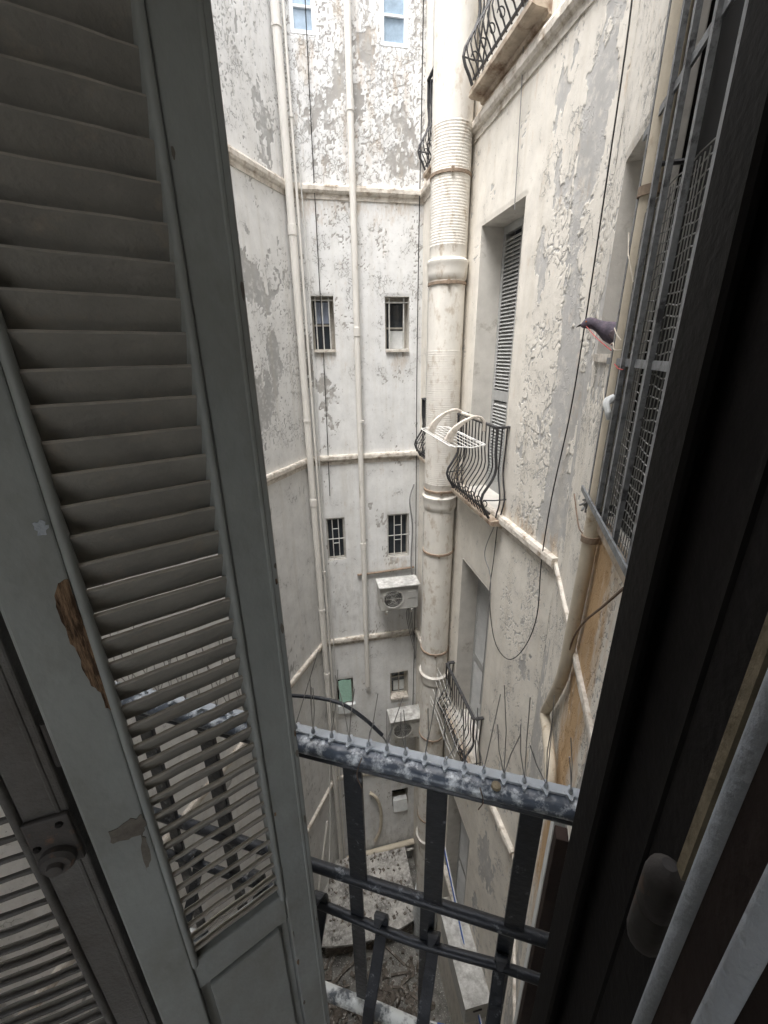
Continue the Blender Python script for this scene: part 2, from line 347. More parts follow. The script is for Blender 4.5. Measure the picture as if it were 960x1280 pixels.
def wall(label, P0, du, nrm, length, openings, ufine, zfine, sf, field, mt, seed, csize=.075, coarse=.06, zlo=GZ, zhi=TOPZ, group=None, back=.42):
    P0 = np.asarray(P0, float)
    root = thing('building_wall', (P0[0]+du[0]*length/2, P0[1]+du[1]*length/2, zlo), label, 'wall', group)
    us = lines(0, length, [o[0] for o in openings]+[o[1] for o in openings], ufine, sf, coarse)
    zs = lines(zlo, zhi, [o[2] for o in openings]+[o[3] for o in openings], zfine, sf, coarse)
    U, Z = np.meshgrid(us, zs)
    T_, C_, S_, G_ = field(U, Z)
    vs_ = 1.7
    wx = U+.06*(fbm(U*5, Z*5, seed+50)-.5)+.022*(fbm(U*21, Z*17, seed+52)-.5)
    wz = Z+.08*(fbm(U*5+9, Z*5, seed+60)-.5)+.022*(fbm(U*19, Z*23, seed+62)-.5)
    F1, F2, cid, cx, cy = voro(wx/csize, wz/(csize*vs_), seed); e = F2-F1
    base = fbm(cx*csize*2.6, cy*csize*vs_*1.5, seed+20)
    big = fbm(U*3.1, Z*1.9, seed+20, 6)
    present = (.40*base+.40*big+.20*cid) > T_
    r2 = h2(np.floor(cx*977), np.floor(cy*977), seed+3)
    gate = fbm(U*4.2, Z*3.1, seed+90, 5)
    crack = (e < .05+.10*r2) & (gate > 1.02-.62*C_) & (r2 > .25) & present
    pf = (present & ~crack).astype(float)
    bl = pf.copy()
    for ax_ in (0, 1):
        bl = sum(np.roll(bl, k_, ax_) for k_ in (-2, -1, 0, 1, 2))/5
    lip = pf*np.clip((.95-bl)/.45, 0, 1)
    h = pf*(.0022+C_*(.0034*lip*(.25+.9*gate)*(.2+cid)+.0015*np.clip((cy-wz/(csize*vs_)), -.3, .8)*cid))
    edge = np.full(U.shape, 9.)
    for o in openings:
        dx = np.maximum(np.maximum(o[0]-U, U-o[1]), 0); dz = np.maximum(np.maximum(o[2]-Z, Z-o[3]), 0); edge = np.minimum(edge, np.hypot(dx, dz))
    h = (h+.006*(fbm(U*1.5, Z*1.5, seed+80)-.5)+.004)*np.clip(edge/.04, 0, 1)
    pos = P0[None, None, :]+U[..., None]*du+h[..., None]*nrm; pos[..., 2] = Z
    nu, nz = len(us), len(zs)
    keep = np.ones((nz-1, nu-1), bool); um = (us[:-1]+us[1:])/2; zm = (zs[:-1]+zs[1:])/2
    for o in openings: keep &= ~(((um > o[0]) & (um < o[1]))[None, :] & ((zm > o[2]) & (zm < o[3]))[:, None])
    jj, ii = np.nonzero(keep); a = jj*nu+ii; q = np.stack([a, a+1, a+nu+1, a+nu], 1)
    if np.dot(np.cross(du, UP), nrm) < 0: q = q[:, ::-1]
    b0 = np.array(root.location); v = pos.reshape(-1, 3).copy(); v[:, 2] += H; v -= b0
    me = bpy.data.meshes.new('plaster'); me.vertices.add(len(v)); me.vertices.foreach_set('co', v.ravel())
    me.loops.add(q.size); me.loops.foreach_set('vertex_index', q.ravel().astype(np.int32))
    me.polygons.add(len(q)); me.polygons.foreach_set('loop_start', np.arange(0, q.size, 4, dtype=np.int32)); me.polygons.foreach_set('loop_total', np.full(len(q), 4, np.int32))
    me.update(); me.validate()
    at = me.attributes.new('wl', 'FLOAT_COLOR', 'POINT')
    c4 = np.stack([np.where(crack, .12, present.astype(float)), np.clip(C_, 0, 1), S_, G_], -1).reshape(-1, 4)
    at.data.foreach_set('color', c4.ravel().astype(np.float32)); me.materials.append(mt)
    o = bpy.data.objects.new('plaster', me); COL.objects.link(o); o.parent = root
    P3 = lambda u, d, z: np.array([P0[0], P0[1], 0])+np.asarray(du)*u+np.asarray(nrm)*d+UP*z
    # solid masonry behind the plaster, deeper than every opening
    mb = MB(); mb.box(P3(length/2, -back-.1, (zlo+zhi)/2), du*(length/2), nrm*.1, UP*((zhi-zlo)/2)); mb.build('masonry', M['dark'], root)
    return root, P3
def reveal(root, P3, o, depth):
    u0, u1, z0, z1 = o; mb = MB(); e = .0
    for A, B in (((u0, z0), (u0, z1)), ((u0, z1), (u1, z1)), ((u1, z1), (u1, z0)), ((u1, z0), (u0, z0))):
        d_u = np.array([A[0], B[0]]); 
        mb.add([P3(A[0], .004, A[1]), P3(B[0], .004, B[1]), P3(B[0], -depth, B[1]), P3(A[0], -depth, A[1])], [(0, 1, 2, 3)])
    return mb.build('reveal', M['reveal'], root)
def cornice(root, P3, length, z, dz=0, a=0., out=.06, hh=.075, mt='cornice'):
    prof = [(-.02, -hh), (.018, -hh), (.022, -hh*.35), (out*.75, -hh*.2), (out, hh*.15), (out, hh*.7), (out*.85, hh), (-.02, hh)]
    n = max(2, int((length-a)/.05)); mb = MB(); V = []; F = []
    for i in range(n+1):
        u = a+(length-a)*i/n
        for k, (x, y) in enumerate(prof):
            j = .004*(random.random()-.5)*(1 if 0 < k < 7 else 0)
            V.append(P3(u, x+j, z+dz+y+j))
    m_ = len(prof)
    for i in range(n):
        for k in range(m_): F.append((i*m_+k, i*m_+(k+1) % m_, (i+1)*m_+(k+1) % m_, (i+1)*m_+k))
    F += [tuple(range(m_)), tuple(range(n*m_, (n+1)*m_))[::-1]]
    mb.add(V, F); return mb.build('cornice', M[mt], root)
def barwin(root, P3, o, depth, nm_frame, pane, mull=(), trans=(), fw=.03, bars=None, barm='iron', label=None):
    """window part (frame mesh) with a pane, glazing bars and optional security bars"""
    u0, u1, z0, z1 = o; du = P3(1, 0, 0)-P3(0, 0, 0); nn = P3(0, 1, 0)-P3(0, 0, 0); mb = MB()
    for a, b, c, d in ((u0, u0+fw, z0, z1), (u1-fw, u1, z0, z1), (u0+fw, u1-fw, z0, z0+fw), (u0+fw, u1-fw, z1-fw, z1)):
        mb.box(P3((a+b)/2, -depth+.02, (c+d)/2), du*(b-a)/2, nn*.02, UP*(d-c)/2)
    f = mb.build('window', M[nm_frame], root); 
    if label: f['label'] = label
    p = MB().box(P3((u0+u1)/2, -depth+.006, (z0+z1)/2), du*((u1-u0)/2-fw*.5), nn*.003, UP*((z1-z0)/2-fw*.5)).build('pane', M[pane], f)
    for x in mull: MB().box(P3(u0+x*(u1-u0), -depth+.02, (z0+z1)/2), du*.012, nn*.014, UP*((z1-z0)/2-fw)).build('glazing_bar', M[nm_frame], f)
    for y in trans: MB().box(P3((u0+u1)/2, -depth+.02, z0+y*(z1-z0)), du*((u1-u0)/2-fw), nn*.0125, UP*.012).build('glazing_bar', M[nm_frame], f)
    if bars:
        dd, vs_, hs_, rr = bars
        for x in vs_: MB().tube([P3(u0+x*(u1-u0), -dd, z0), P3(u0+x*(u1-u0), -dd, z1)], rr, 6).build('bar', M[barm], f)
        for y in hs_: MB().tube([P3(u0, -dd+.002, z0+y*(z1-z0)), P3(u1, -dd+.002, z0+y*(z1-z0))], rr, 6).build('bar', M[barm], f)
    return f

# ================================================================== SETTING
MB().add([(-14, -14, GZ), (14, -14, GZ), (14, 16, GZ), (-14, 16, GZ)], [(0, 1, 2, 3)]).build('courtyard_ground', M['ground'], kind='structure')
CZ = [1.90, -1.53, -4.90, -8.35]

# ------------------------------------------------------------------ far wall, u = X - XL, facing -Y
def f_far(U, Z):
    up = sm(Z, 1.95, 2.15)
    T_ = .13+.20*up*sm(fbm(U*1.7, Z*.9, 7), .25, .75)+.10*sm(Z, -1.4, .2)*(Z < 1.9)*fbm(U*1.2, Z*.7, 9)+.03*sm(Z, -4.5, -1.6)
    C_ = 1.0*up+.42*sm(Z, -1.5, 1.)*(1-up)+.16
    S_ = .24*up*sm(fbm(U*2.2, Z*1.2, 3), .35, .8)+.12+.35*sm(Z, 1.98, 1.90)*sm(Z, 1.45, 1.83)
    for cu_, cz, ln in ((.33, 3.35, .9), (1.38, 3.3, .8), (1.43, 0, .55), (.34, .05, .35), (1.4, -3.3, .7), (1.45, -6.6, .8)):
        S_ = S_+.42*np.exp(-((U-cu_)/.16)**2)*sm(Z, cz-ln, cz-.05)*(Z < cz)
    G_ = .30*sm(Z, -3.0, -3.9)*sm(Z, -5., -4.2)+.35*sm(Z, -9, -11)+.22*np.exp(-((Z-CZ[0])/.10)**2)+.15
    return T_, C_, S_, G_
w4 = [(.235, 3.36, .504, 4.15), (1.225, 3.36, 1.56, 4.15)]
FW = {  # opening rectangles in u (= X - XL) and z
    'tl': (.165, .455, 3.38, 4.15), 'tr': (1.195, 1.525, 3.36, 4.15),
    'ml': (.178, .494, .02, .735), 'mr': (1.209, 1.559, .01, .735),
    'gl': (.190, .493, -3.25, -2.49), 'gr': (1.205, 1.578, -3.30, -2.51),
    'bl': (.170, .500, -6.40, -5.77), 'br': (1.225, 1.585, -6.45, -5.80),
    'hole': (1.235, 1.605, -9.55, -9.04)}
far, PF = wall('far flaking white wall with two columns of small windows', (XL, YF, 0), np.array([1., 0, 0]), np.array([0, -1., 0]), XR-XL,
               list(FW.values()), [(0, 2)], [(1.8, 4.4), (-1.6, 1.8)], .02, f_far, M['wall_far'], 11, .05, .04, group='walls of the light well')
for i, z in enumerate(CZ): cornice(far, PF, XR-XL, z)
for k, d in dict(tl=.05, tr=.05, ml=.2, mr=.2, gl=.10, gr=.10, bl=.14, br=.16, hole=.3).items(): reveal(far, PF, FW[k], d+.03)
barwin(far, PF, FW['tl'], .05, 'white_frame', 'glass_sky', (), (.32,), .045, label='white framed window with pale blue pane')
barwin(far, PF, FW['tr'], .05, 'white_frame', 'glass_sky', (), (.36,), .045, label='white framed window with pale blue pane')
barwin(far, PF, FW['ml'], .2, 'old_frame', 'glass', (), (.5,), .045, (.05, (.22, .5, .8), (.03, .93), .009), 'grille_paint')
barwin(far, PF, FW['mr'], .2, 'old_frame', 'glass', (), (.45,), .05, (.05, (.2, .8), (.05, .9), .010), 'grille_paint')
for k in ('gl', 'gr'):
    f = barwin(far, PF, FW[k], .10, 'old_frame', 'glass', (), (), .03, (.025, (.04, .33, .66, .96), (.03, .5, .97), .008), 'grille_paint')
    u0, u1, z0, z1 = FW[k]
    for (a, b) in ((.16, .5), (.5, .84)):       # little offset bars of the lattice
        zz = z0+(a+b)/2*(z1-z0); MB().tube([PF(u0+.33*(u1-u0), -.023, zz+.05), PF(u0+.66*(u1-u0), -.023, zz+.05)], .007, 6).build('bar', M['grille_paint'], f)
f = barwin(far, PF, FW['bl'], .14, 'old_frame', 'dark', (), (), .03)
f = barwin(far, PF, FW['br'], .16, 'old_frame', 'glass', (.55,), (.66,), .05)
f = barwin(far, PF, FW['hole'], .3, 'old_frame', 'dark', (), (), .03)
for k, a_, b_, mt_ in (('mr', .05, .42, 'white_sheet'), ('ml', .52, .93, 'pale_blue_tarp'), ('br', .10, .5, 'white_sheet')):   # things seen behind the panes
    u0, u1, z0, z1 = FW[k]; dp = .16 if k == 'br' else .2
    MB().box(PF((u0+u1)/2+.02, -dp+.012, z0+(a_+b_)/2*(z1-z0)), np.array([(u1-u0)*.30, 0, 0]), np.array([0, .002, 0]), UP*(b_-a_)/2*(z1-z0)*.92).build('curtain', M[mt_], far)
# sills
for k in ('ml', 'mr', 'br'):
    u0, u1, z0, z1 = FW[k]; MB().box(PF((u0+u1)/2, -.05, z0+.02), np.array([(u1-u0)/2-.004, 0, 0]), np.array([0, .09, 0]), UP*.018).build('window_sill', M['cornice'], far)

# ------------------------------------------------------------------ right wall, u = Y - 2.53, facing -X
YC = 2.53
def f_right(U, Z):
    Y = U+YC
    stripe = np.exp(-((Y-2.74-.05*np.sin(Z*2.1))/.13)**4)*sm(Z, -3.6, -2.2)            # bare grey band near the corner
    band = sm(Y, 3.42, 3.2)*sm(Y, 2.5, 2.9)
    T_ = .10+.52*stripe+.40*band*sm(fbm(Y*1.8, Z*.9, 4), .2, .85)+.22*sm(Y, 2.64, 2.54)
    C_ = .16+.85*band*sm(fbm(Y*1.6, Z*.9, 71), .1, .6)+.35*stripe+.5*sm(Y, 2.66, 2.56)
    lo = sm(Z, -1.5, -1.7); T_ = T_*(1-.35*lo); C_ = C_*(1-.25*lo)
    S_ = .10+.30*np.exp(-((Z-CZ[1]-.12)/.12)**2)+.20*sm(Y, 2.75, 2.55)*fbm(Y*3, Z, 8)+.28*np.exp(-((Z-2.0)/.15)**2)
    G_ = .12+.3*stripe*fbm(Y*3, Z*2, 31)+.3*sm(Z, -9, -11)
    return T_, C_, S_, G_
WY0, WY1 = 3.55, 4.38
RW = [(WY0-YC, WY1-YC, 2.16, 4.75), (WY0-YC, WY1-YC, -1.45, 1.10), (WY0-YC, WY1-YC, -4.82, -2.37), (WY0-YC, WY1-YC, -9.2, -6.3),
      (5.42-YC, 6.12-YC, 2.16, 4.6), (5.42-YC, 6.12-YC, -1.45, 1.0), (5.42-YC, 6.12-YC, -4.82, -2.4)]
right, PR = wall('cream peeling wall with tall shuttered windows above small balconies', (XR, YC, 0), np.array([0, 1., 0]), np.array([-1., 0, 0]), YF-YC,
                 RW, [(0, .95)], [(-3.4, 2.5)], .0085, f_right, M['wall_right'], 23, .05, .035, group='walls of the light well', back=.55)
for i, z in enumerate(CZ): cornice(right, PR, YF-YC, z, .003)
for o in RW: reveal(right, PR, o, .34)

def louvre_shutter(P3, o, depth, label, mt, pitch=.034, leaves=2):
    u0, u1, z0, z1 = o; du = P3(1, 0, 0)-P3(0, 0, 0); nn = P3(0, 1, 0)-P3(0, 0, 0); c = P3((u0+u1)/2, -depth, z0)
    root = thing('louvred_shutter', c, label, 'shutter', 'closed shutters in the tall windows')
    wd = (u1-u0)/leaves
    for k in range(leaves):
        a = u0+k*wd+.004; b = a+wd-.008; fr = MB(); st = .05
        for p, q, r, s in ((a, a+st, z0, z1), (b-st, b, z0, z1), (a+st, b-st, z0, z0+.12), (a+st, b-st, z1-.07, z1), (a+st, b-st, (z0*.6+z1*.4)-.05, (z0*.6+z1*.4)+.05)):
            fr.box(P3((p+q)/2, -depth, (r+s)/2), du*(q-p)/2, nn*.018, UP*(s-r)/2)
        lf = fr.build('leaf', M[mt], root)
        sl_ = MB(); z = z0+.15
        while z < z1-.09:
            if abs(z-(z0*.6+z1*.4)) > .07:
                sl_.box(P3((a+b)/2, -depth, z), du*((b-a)/2-st-.001), nn*.017-UP*.017, (nn+UP)*.0025)
            z += pitch
        sl_.build('louvre_slats', M[mt], lf, kind='stuff')
    return root
louvre_shutter(PR, RW[0], .24, 'grey louvred shutter closed in the window above the highest scrolled balcony', 'shutter_grey')
louvre_shutter(PR, RW[1], .24, 'grey louvred shutter closed behind the balcony with the drying rack', 'shutter_grey')
louvre_shutter(PR, RW[2], .24, 'grey louvred shutter closed behind the balcony hung with tangled netting', 'shutter_grey')
louvre_shutter(PR, RW[3], .24, 'closed louvred shutter of the lowest window, under the netted balcony', 'shutter_grey')
louvre_shutter(PR, RW[4], .10, 'dark blue shutter behind the fat drainpipe on the highest storey', 'shutter_blue')
louvre_shutter(PR, RW[5], .10, 'dark blue shutter behind the fat drainpipe beside the barred small windows', 'shutter_blue')
louvre_shutter(PR, RW[6], .10, 'dark blue shutter behind the fat drainpipe beside the air conditioners', 'shutter_blue')

# ------------------------------------------------------------------ left wall, from the far-left corner towards us
def f_left(U, Z):
    mid = sm(Z, -1.4, -1.1)*sm(Z, 1.4, .7)
    T_ = .12+.46*mid*sm(fbm(U*1.3+3, Z*.7, 14), .15, .5)+.16*sm(Z, 1.95, 2.1)*fbm(U*2, Z, 5)
    C_ = .22+.5*mid+.5*sm(Z, 1.95, 2.2)
    S_ = .2*np.exp(-((Z-CZ[0])/.12)**2); G_ = .14+.25*sm(Z, -9, -11)
    return T_, C_, S_, G_
LLEN = 5.56
left, PL = wall('splayed white wall with grey peeled patches behind the open shutter', (XL, YF, 0), LDIR, LNRM, LLEN,
                [], [(0, 1.3)], [(-1.6, 4.0)], .02, f_left, M['wall_left'], 37, .05, .07, group='walls of the light well')
for z in CZ: cornice(left, PL, LLEN, z, -.003)

# ------------------------------------------------------------------ wing wall at u = CU, from the corner back to our own wall; local u = VC - v
PC0 = np.array([XR, YC, 0.]); VC = float(PC0@N); CUW = float(PC0@T)
def f_wing(U, Z):
    V = VC-U
    T_ = .18+.34*sm(fbm(U*2, Z*1.0, 44), .3, .8)+.10*sm(V, 2.5, 2.9)
    C_ = .75+0*U
    band = np.exp(-((V-1.86+.02*(Z+.8))/.26)**2)*sm(Z, -.70, -.85)*sm(Z, -4.4, -3.0)
    S_ = 1.05*band+.22*sm(Z, -.8, 0)*np.exp(-((V-2.6)/.15)**2)
    G_ = .15+.22*sm(V, 2.5, 2.2)*fbm(U*4, Z*2, 77)+.25*sm(Z, -9, -11)
    return T_, C_, S_, G_
NICHE = (VC-2.80, VC-2.33, -.02, .87)
GWIN = (VC-2.10, VC-1.05, -.70, 1.55)
LWIN = (VC-1.62, VC-.80, -4.6, -2.25)
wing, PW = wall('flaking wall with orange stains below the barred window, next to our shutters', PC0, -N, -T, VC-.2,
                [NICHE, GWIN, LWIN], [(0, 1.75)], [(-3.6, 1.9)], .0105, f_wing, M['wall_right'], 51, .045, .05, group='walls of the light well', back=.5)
cornice(wing, PW, VC-.2, CZ[1], .0015, 0, .03, .04); cornice(wing, PW, VC-.2, CZ[2], .0015, 0, .03, .04)
reveal(wing, PW, NICHE, .36); reveal(wing, PW, GWIN, .3); reveal(wing, PW, LWIN, .2)
MB().box(PW((NICHE[0]+NICHE[1])/2, -.35, (NICHE[2]+NICHE[3])/2), N*(NICHE[1]-NICHE[0])/2, T*.01, UP*(NICHE[3]-NICHE[2])/2).build('niche_panel', M['reveal'], wing)
MB().box(PW((NICHE[0]+NICHE[1])/2, -.15, NICHE[2]-.02), N*((NICHE[1]-NICHE[0])/2-.004), T*.17, UP*.02).build('niche_sill', M['cornice'], wing)
barwin(wing, PW, GWIN, .07, 'dark_wood', 'dark', (.5,), (.4,), .06)
f = barwin(wing, PW, LWIN, .12, 'white_frame', 'glass_sky', (.5,), (.6,), .07)
MB().box(PW((GWIN[0]+GWIN[1])/2+.12, .0, GWIN[2]-.02), N*((GWIN[1]-GWIN[0])/2-.10), T*.05, UP*.018).build('window_sill', M['slab'], wing)

# ------------------------------------------------------------------ our own wall with the window opening, and the room behind
OU0, OU1, OZ0, OZ1 = -.80, .15, -1.75, 1.05
V0, V1 = -.14, .2
ownr = thing('building_wall', L(-1.5, V0, GZ), 'thick wall around the open window we look out of', 'wall', 'walls of the light well')
mb = MB(); UL, UR = -3.75, CU+.02
for a, b, c, d in ((UL, OU0, GZ, TOPZ), (OU1, UR, GZ, TOPZ), (OU0, OU1, GZ, OZ0), (OU0, OU1, OZ1, TOPZ)):
    mb.box(L((a+b)/2, (V0+V1)/2, (c+d)/2), T*(b-a)/2, N*(V1-V0)/2, UP*(d-c)/2)
mb.build('masonry', M['own_wall'], ownr)
RU0, RU1, RV = -2.4, 1.6, -3.2
def slabbox(name, u0, u1, v0, v1, z0, z1): MB().box(L((u0+u1)/2, (v0+v1)/2, (z0+z1)/2), T*(u1-u0)/2, N*(v1-v0)/2, UP*(z1-z0)/2).build(name, M['room_wall'], kind='structure')
slabbox('room_floor', RU0, RU1, RV, V0-.003, -1.9, -1.78); slabbox('room_ceiling', RU0, RU1, RV, V0-.003, 1.4, 1.5)
for a_, b_, c_, d_ in ((RU0, -.9, -1.9, 1.5), (.9, RU1, -1.9, 1.5), (-.9, .9, .95, 1.5), (-.9, .9, -1.9, -.6)): slabbox('room_wall_back', a_, b_, RV-.1, RV-.002, c_, d_)   # opening added out of view to let light onto the shutters
slabbox('room_wall_left', RU0-.1, RU0-.002, RV-.1, V0-.003, -1.9, 1.5); slabbox('room_wall_right', RU1+.002, RU1+.1, RV-.1, V0-.003, -1.9, 1.5)
slabbox('room_wall_front', UR+.002, RU1, V0-.1, V0-.004, -1.78, 1.4)

# ================================================================== PIPES AND CABLES
def clip_ring(mb, c, r, hgt=.03, seg=16): mb.lathe([(r, -hgt/2), (r+.008, -hgt/2), (r+.008, hgt/2), (r, hgt/2)], c, seg=seg)
# fat drainpipe: ribbed and smooth lengths, collars, bands
DX, DY, DR = 1.600, 4.74, .188
root = thing('drainpipe', (DX, DY, GZ), 'fat cream drainpipe, ribbed in lengths, with collars', 'pipe')
prof = []; z = GZ; ribs = [(-1.5, .02), (.93, 1.95)]; collars = [(-1.62, .12), (1.02-.55, .14), (-5.05, .16), (4.1, .14)]
while z < TOPZ-.1:
    rib = any(a < z < b for a, b in ribs)
    if rib:
        prof += [(DR, z), (DR+.0032, z+.008), (DR+.0032, z+.013), (DR, z+.021)]; z += .024
    else: prof.append((DR, z)); z += .12
MB().lathe(prof, (DX, DY, 0), seg=40).build('pipe_body', M['pipe_cream'], root, True)
for zc, hh in [(-1.72, .17), (.79, .17), (-4.42, .17), (3.9, .17), (-8.0, .17)]:
    MB().lathe([(DR, zc-hh*.6), (DR+.012, zc-hh*.5), (DR+.018, zc-hh*.2), (DR+.018, zc+hh*.2), (DR+.024, zc+hh*.28), (DR+.024, zc+hh*.42), (DR, zc+hh*.55)], (DX, DY, 0), seg=40).build('collar', M['pipe_cream'], root, True)
for zc in (1.58, .66, -2.4, -3.94, -5.55, -1.57, -7.4):
    b = MB().lathe([(DR+.003, zc-.016), (DR+.013, zc-.013), (DR+.013, zc+.013), (DR+.003, zc+.016)], (DX, DY, 0), seg=36).build('pipe_band', M['pipe_band'], root)
    MB().box((DX-.05, DY-DR-.016, zc), (.012, 0, 0), (0, .012, 0), (0, 0, .022)).build('bolt', M['pipe_band'], b)

def wallpipe(pts, r, name, mt, label, clips, cat='pipe', group=None, seg=14, clipmt='pipe_white', sock=()):
    base = min(pts, key=lambda p: p[2]); root = thing(name, base, label, cat, group)
    MB().tube(pts, r, seg).build('pipe_body', M[mt], root, True)
    for c in clips:
        mb = MB(); clip_ring(mb, c, r, .03); mb.build('pipe_clip', M[clipmt], root)
    for c in sock: MB().lathe([(r, -.06), (r+.007, -.055), (r+.007, .055), (r, .06)], c, seg=16).build('pipe_socket', M[mt], root, True)
    return root
x = XL-.025+.06
px = lambda zz: [(x+.0, YF-.10, zz)]
wallpipe([(XL+.015, YF-.14, zz) for zz in (GZ, -6, -2, 2, TOPZ)], .050, 'drainpipe', 'pipe_white', 'white pipe running up the corner beside the splayed wall', [(XL+.015, YF-.14, zz) for zz in (3.35, -.9, -4.1, -7.2)], sock=[(XL+.015, YF-.14, zz) for zz in (1.45, -2.15, -5.5)])
wallpipe([(XL+.105, YF-.10, zz) for zz in (GZ, -5, 0, TOPZ)], .017, 'conduit_pipe', 'pipe_white', 'thin white conduit close beside the corner pipe', [(XL+.105, YF-.10, zz) for zz in (2.6, -.4, -3.4, -6.2)], seg=10)
wallpipe([(.857+(zz-3)*.004, YF-.085, zz) for zz in (-5.95, -3, 0, 3, TOPZ)], .042, 'drainpipe', 'pipe_white', 'slim white pipe between the small windows, ending above the ground', [(.857, YF-.085, zz) for zz in (-.95,)], sock=[(.857+(zz-3)*.004, YF-.085, zz) for zz in (2.75, .28, -3.0)])
MB().tube(spline([(XL+.16+.02*math.sin(k*1.7), YF-.06-.02*(k % 2), 2.2-1.55*k) for k in range(9)], 6), .008, 6).build('cable', M['cable_white'], label='loose white cable sagging beside the corner conduit', cat='cable')
MB().tube(spline([(.437-.02*k+.006*math.sin(k*2.), YF-.035, 6.4-1.7*k) for k in range(6)], 5), .0055, 5).build('cable', M['cable_black'], label='thin dark cable hanging past the pale blue window', cat='cable')
MB().tube(spline([(1.735+.012*math.sin(k*1.3), YF-.05, 6.4-1.7*k) for k in range(9)], 5), .007, 5).build('cable', M['cable_black'], label='dark cable down the corner behind the fat drainpipe', cat='cable')
MB().tube(spline([(1.70, YF-.05, -2.0), (1.62, YF-.10, -2.25), (1.68, YF-.06, -2.75), (1.66, YF-.06, -3.4), (1.72, YF-.05, -3.9)], 8), .012, 7).build('cable', M['cable_grey'], label='looped grey cables above the higher air conditioner', cat='cable')
for k in range(4):
    MB().tube(spline([(1.70+.02*k, YF-.06-.03*k, -3.9-.1*k), (1.66-.03*k, YF-.12, -4.4), (1.72, YF-.08-.03*k, -4.9-.12*k), (1.75, YF-.06, -5.5)], 7), .008, 6).build('cable', M['cable_grey'], label='tangled grey cable between the two air conditioners', cat='cable', group='tangled cables in the far corner')
# hanging black cable of the right wall, with its big loop
pts = [onX(*p, XR-.05) for p in ((797, -120), (790, 0), (762, 200), (732, 400), (712, 520), (690, 620), (677, 700), (671, 770), (655, 810), (635, 824), (618, 800), (612, 745), (617, 700), (622, 655))]
MB().tube(spline(pts, 6), .0045, 6).build('cable', M['cable_black'], label='black cable hanging down the peeling wall into a big loop', cat='cable')
pts = [onX(*p, XR-.03) for p in ((655, -60), (654, 60), (648, 180), (643, 262))]
MB().tube(spline(pts, 5), .004, 5).build('cable', M['cable_grey'], label='thin cable dropping from the highest balcony to the window lintel', cat='cable')
pts = [onX(*p, XR-.06) for p in ((622, 648), (606, 690), (613, 720), (611, 760), (600, 880))]
MB().tube(spline(pts, 6), .005, 5).build('cable', M['cable_grey'], label='thin wire dangling below the drying rack balcony', cat='cable')
# wing wall pipes
cw = lambda px_, py_, off: onP(px_, py_, T, CUW-off)
PV = float(cw(771, 480, .05)@N)
pp = [L(CUW-.05, PV, z) for z in (TOPZ, 1.2, 0., -1.0)]+[cw(724, 745, .05), cw(714, 795, .05), cw(703, 845, .05), cw(688, 878, .05), cw(681, 892, .05), cw(684, 915, .06), cw(688, 960, .06), cw(686, 1000, .06)]
pp = pp[:3]+spline(pp[3:], 6)
wallpipe(pp, .032, 'drainpipe', 'pipe_beige', 'beige pipe beside the pigeon niche, bending low on the wall', [L(CUW-.05, PV, z) for z in (.52, -.82)], clipmt='pipe_band', seg=16)
MB().box(L(CUW-.012, PV-.075, 3.), T*.016, N*.026, UP*3.62).build('cable_duct', M['reveal'], label='flat grey trim strip between the beige pipe and barred window', cat='trim', bevel=.004)
MB().tube(spline([cw(*p, .05) for p in ((780, 735), (755, 757), (730, 778), (716, 800), (708, 830))], 6), .005, 5).build('cable', M['rust_wire'], label='brown wire crossing the orange stained plaster', cat='cable')
MB().tube(spline([L(CUW-.05, PV+.02, -.83), L(CUW-.06, PV+.2, -.86), L(CUW-.03, PV+.48, -.90), L(CUW-.02, PV+.75, -.84)], 6), .004, 5).build('cable', M['rust_wire'], label='thin rusty wire tied round the beige pipe', cat='cable')

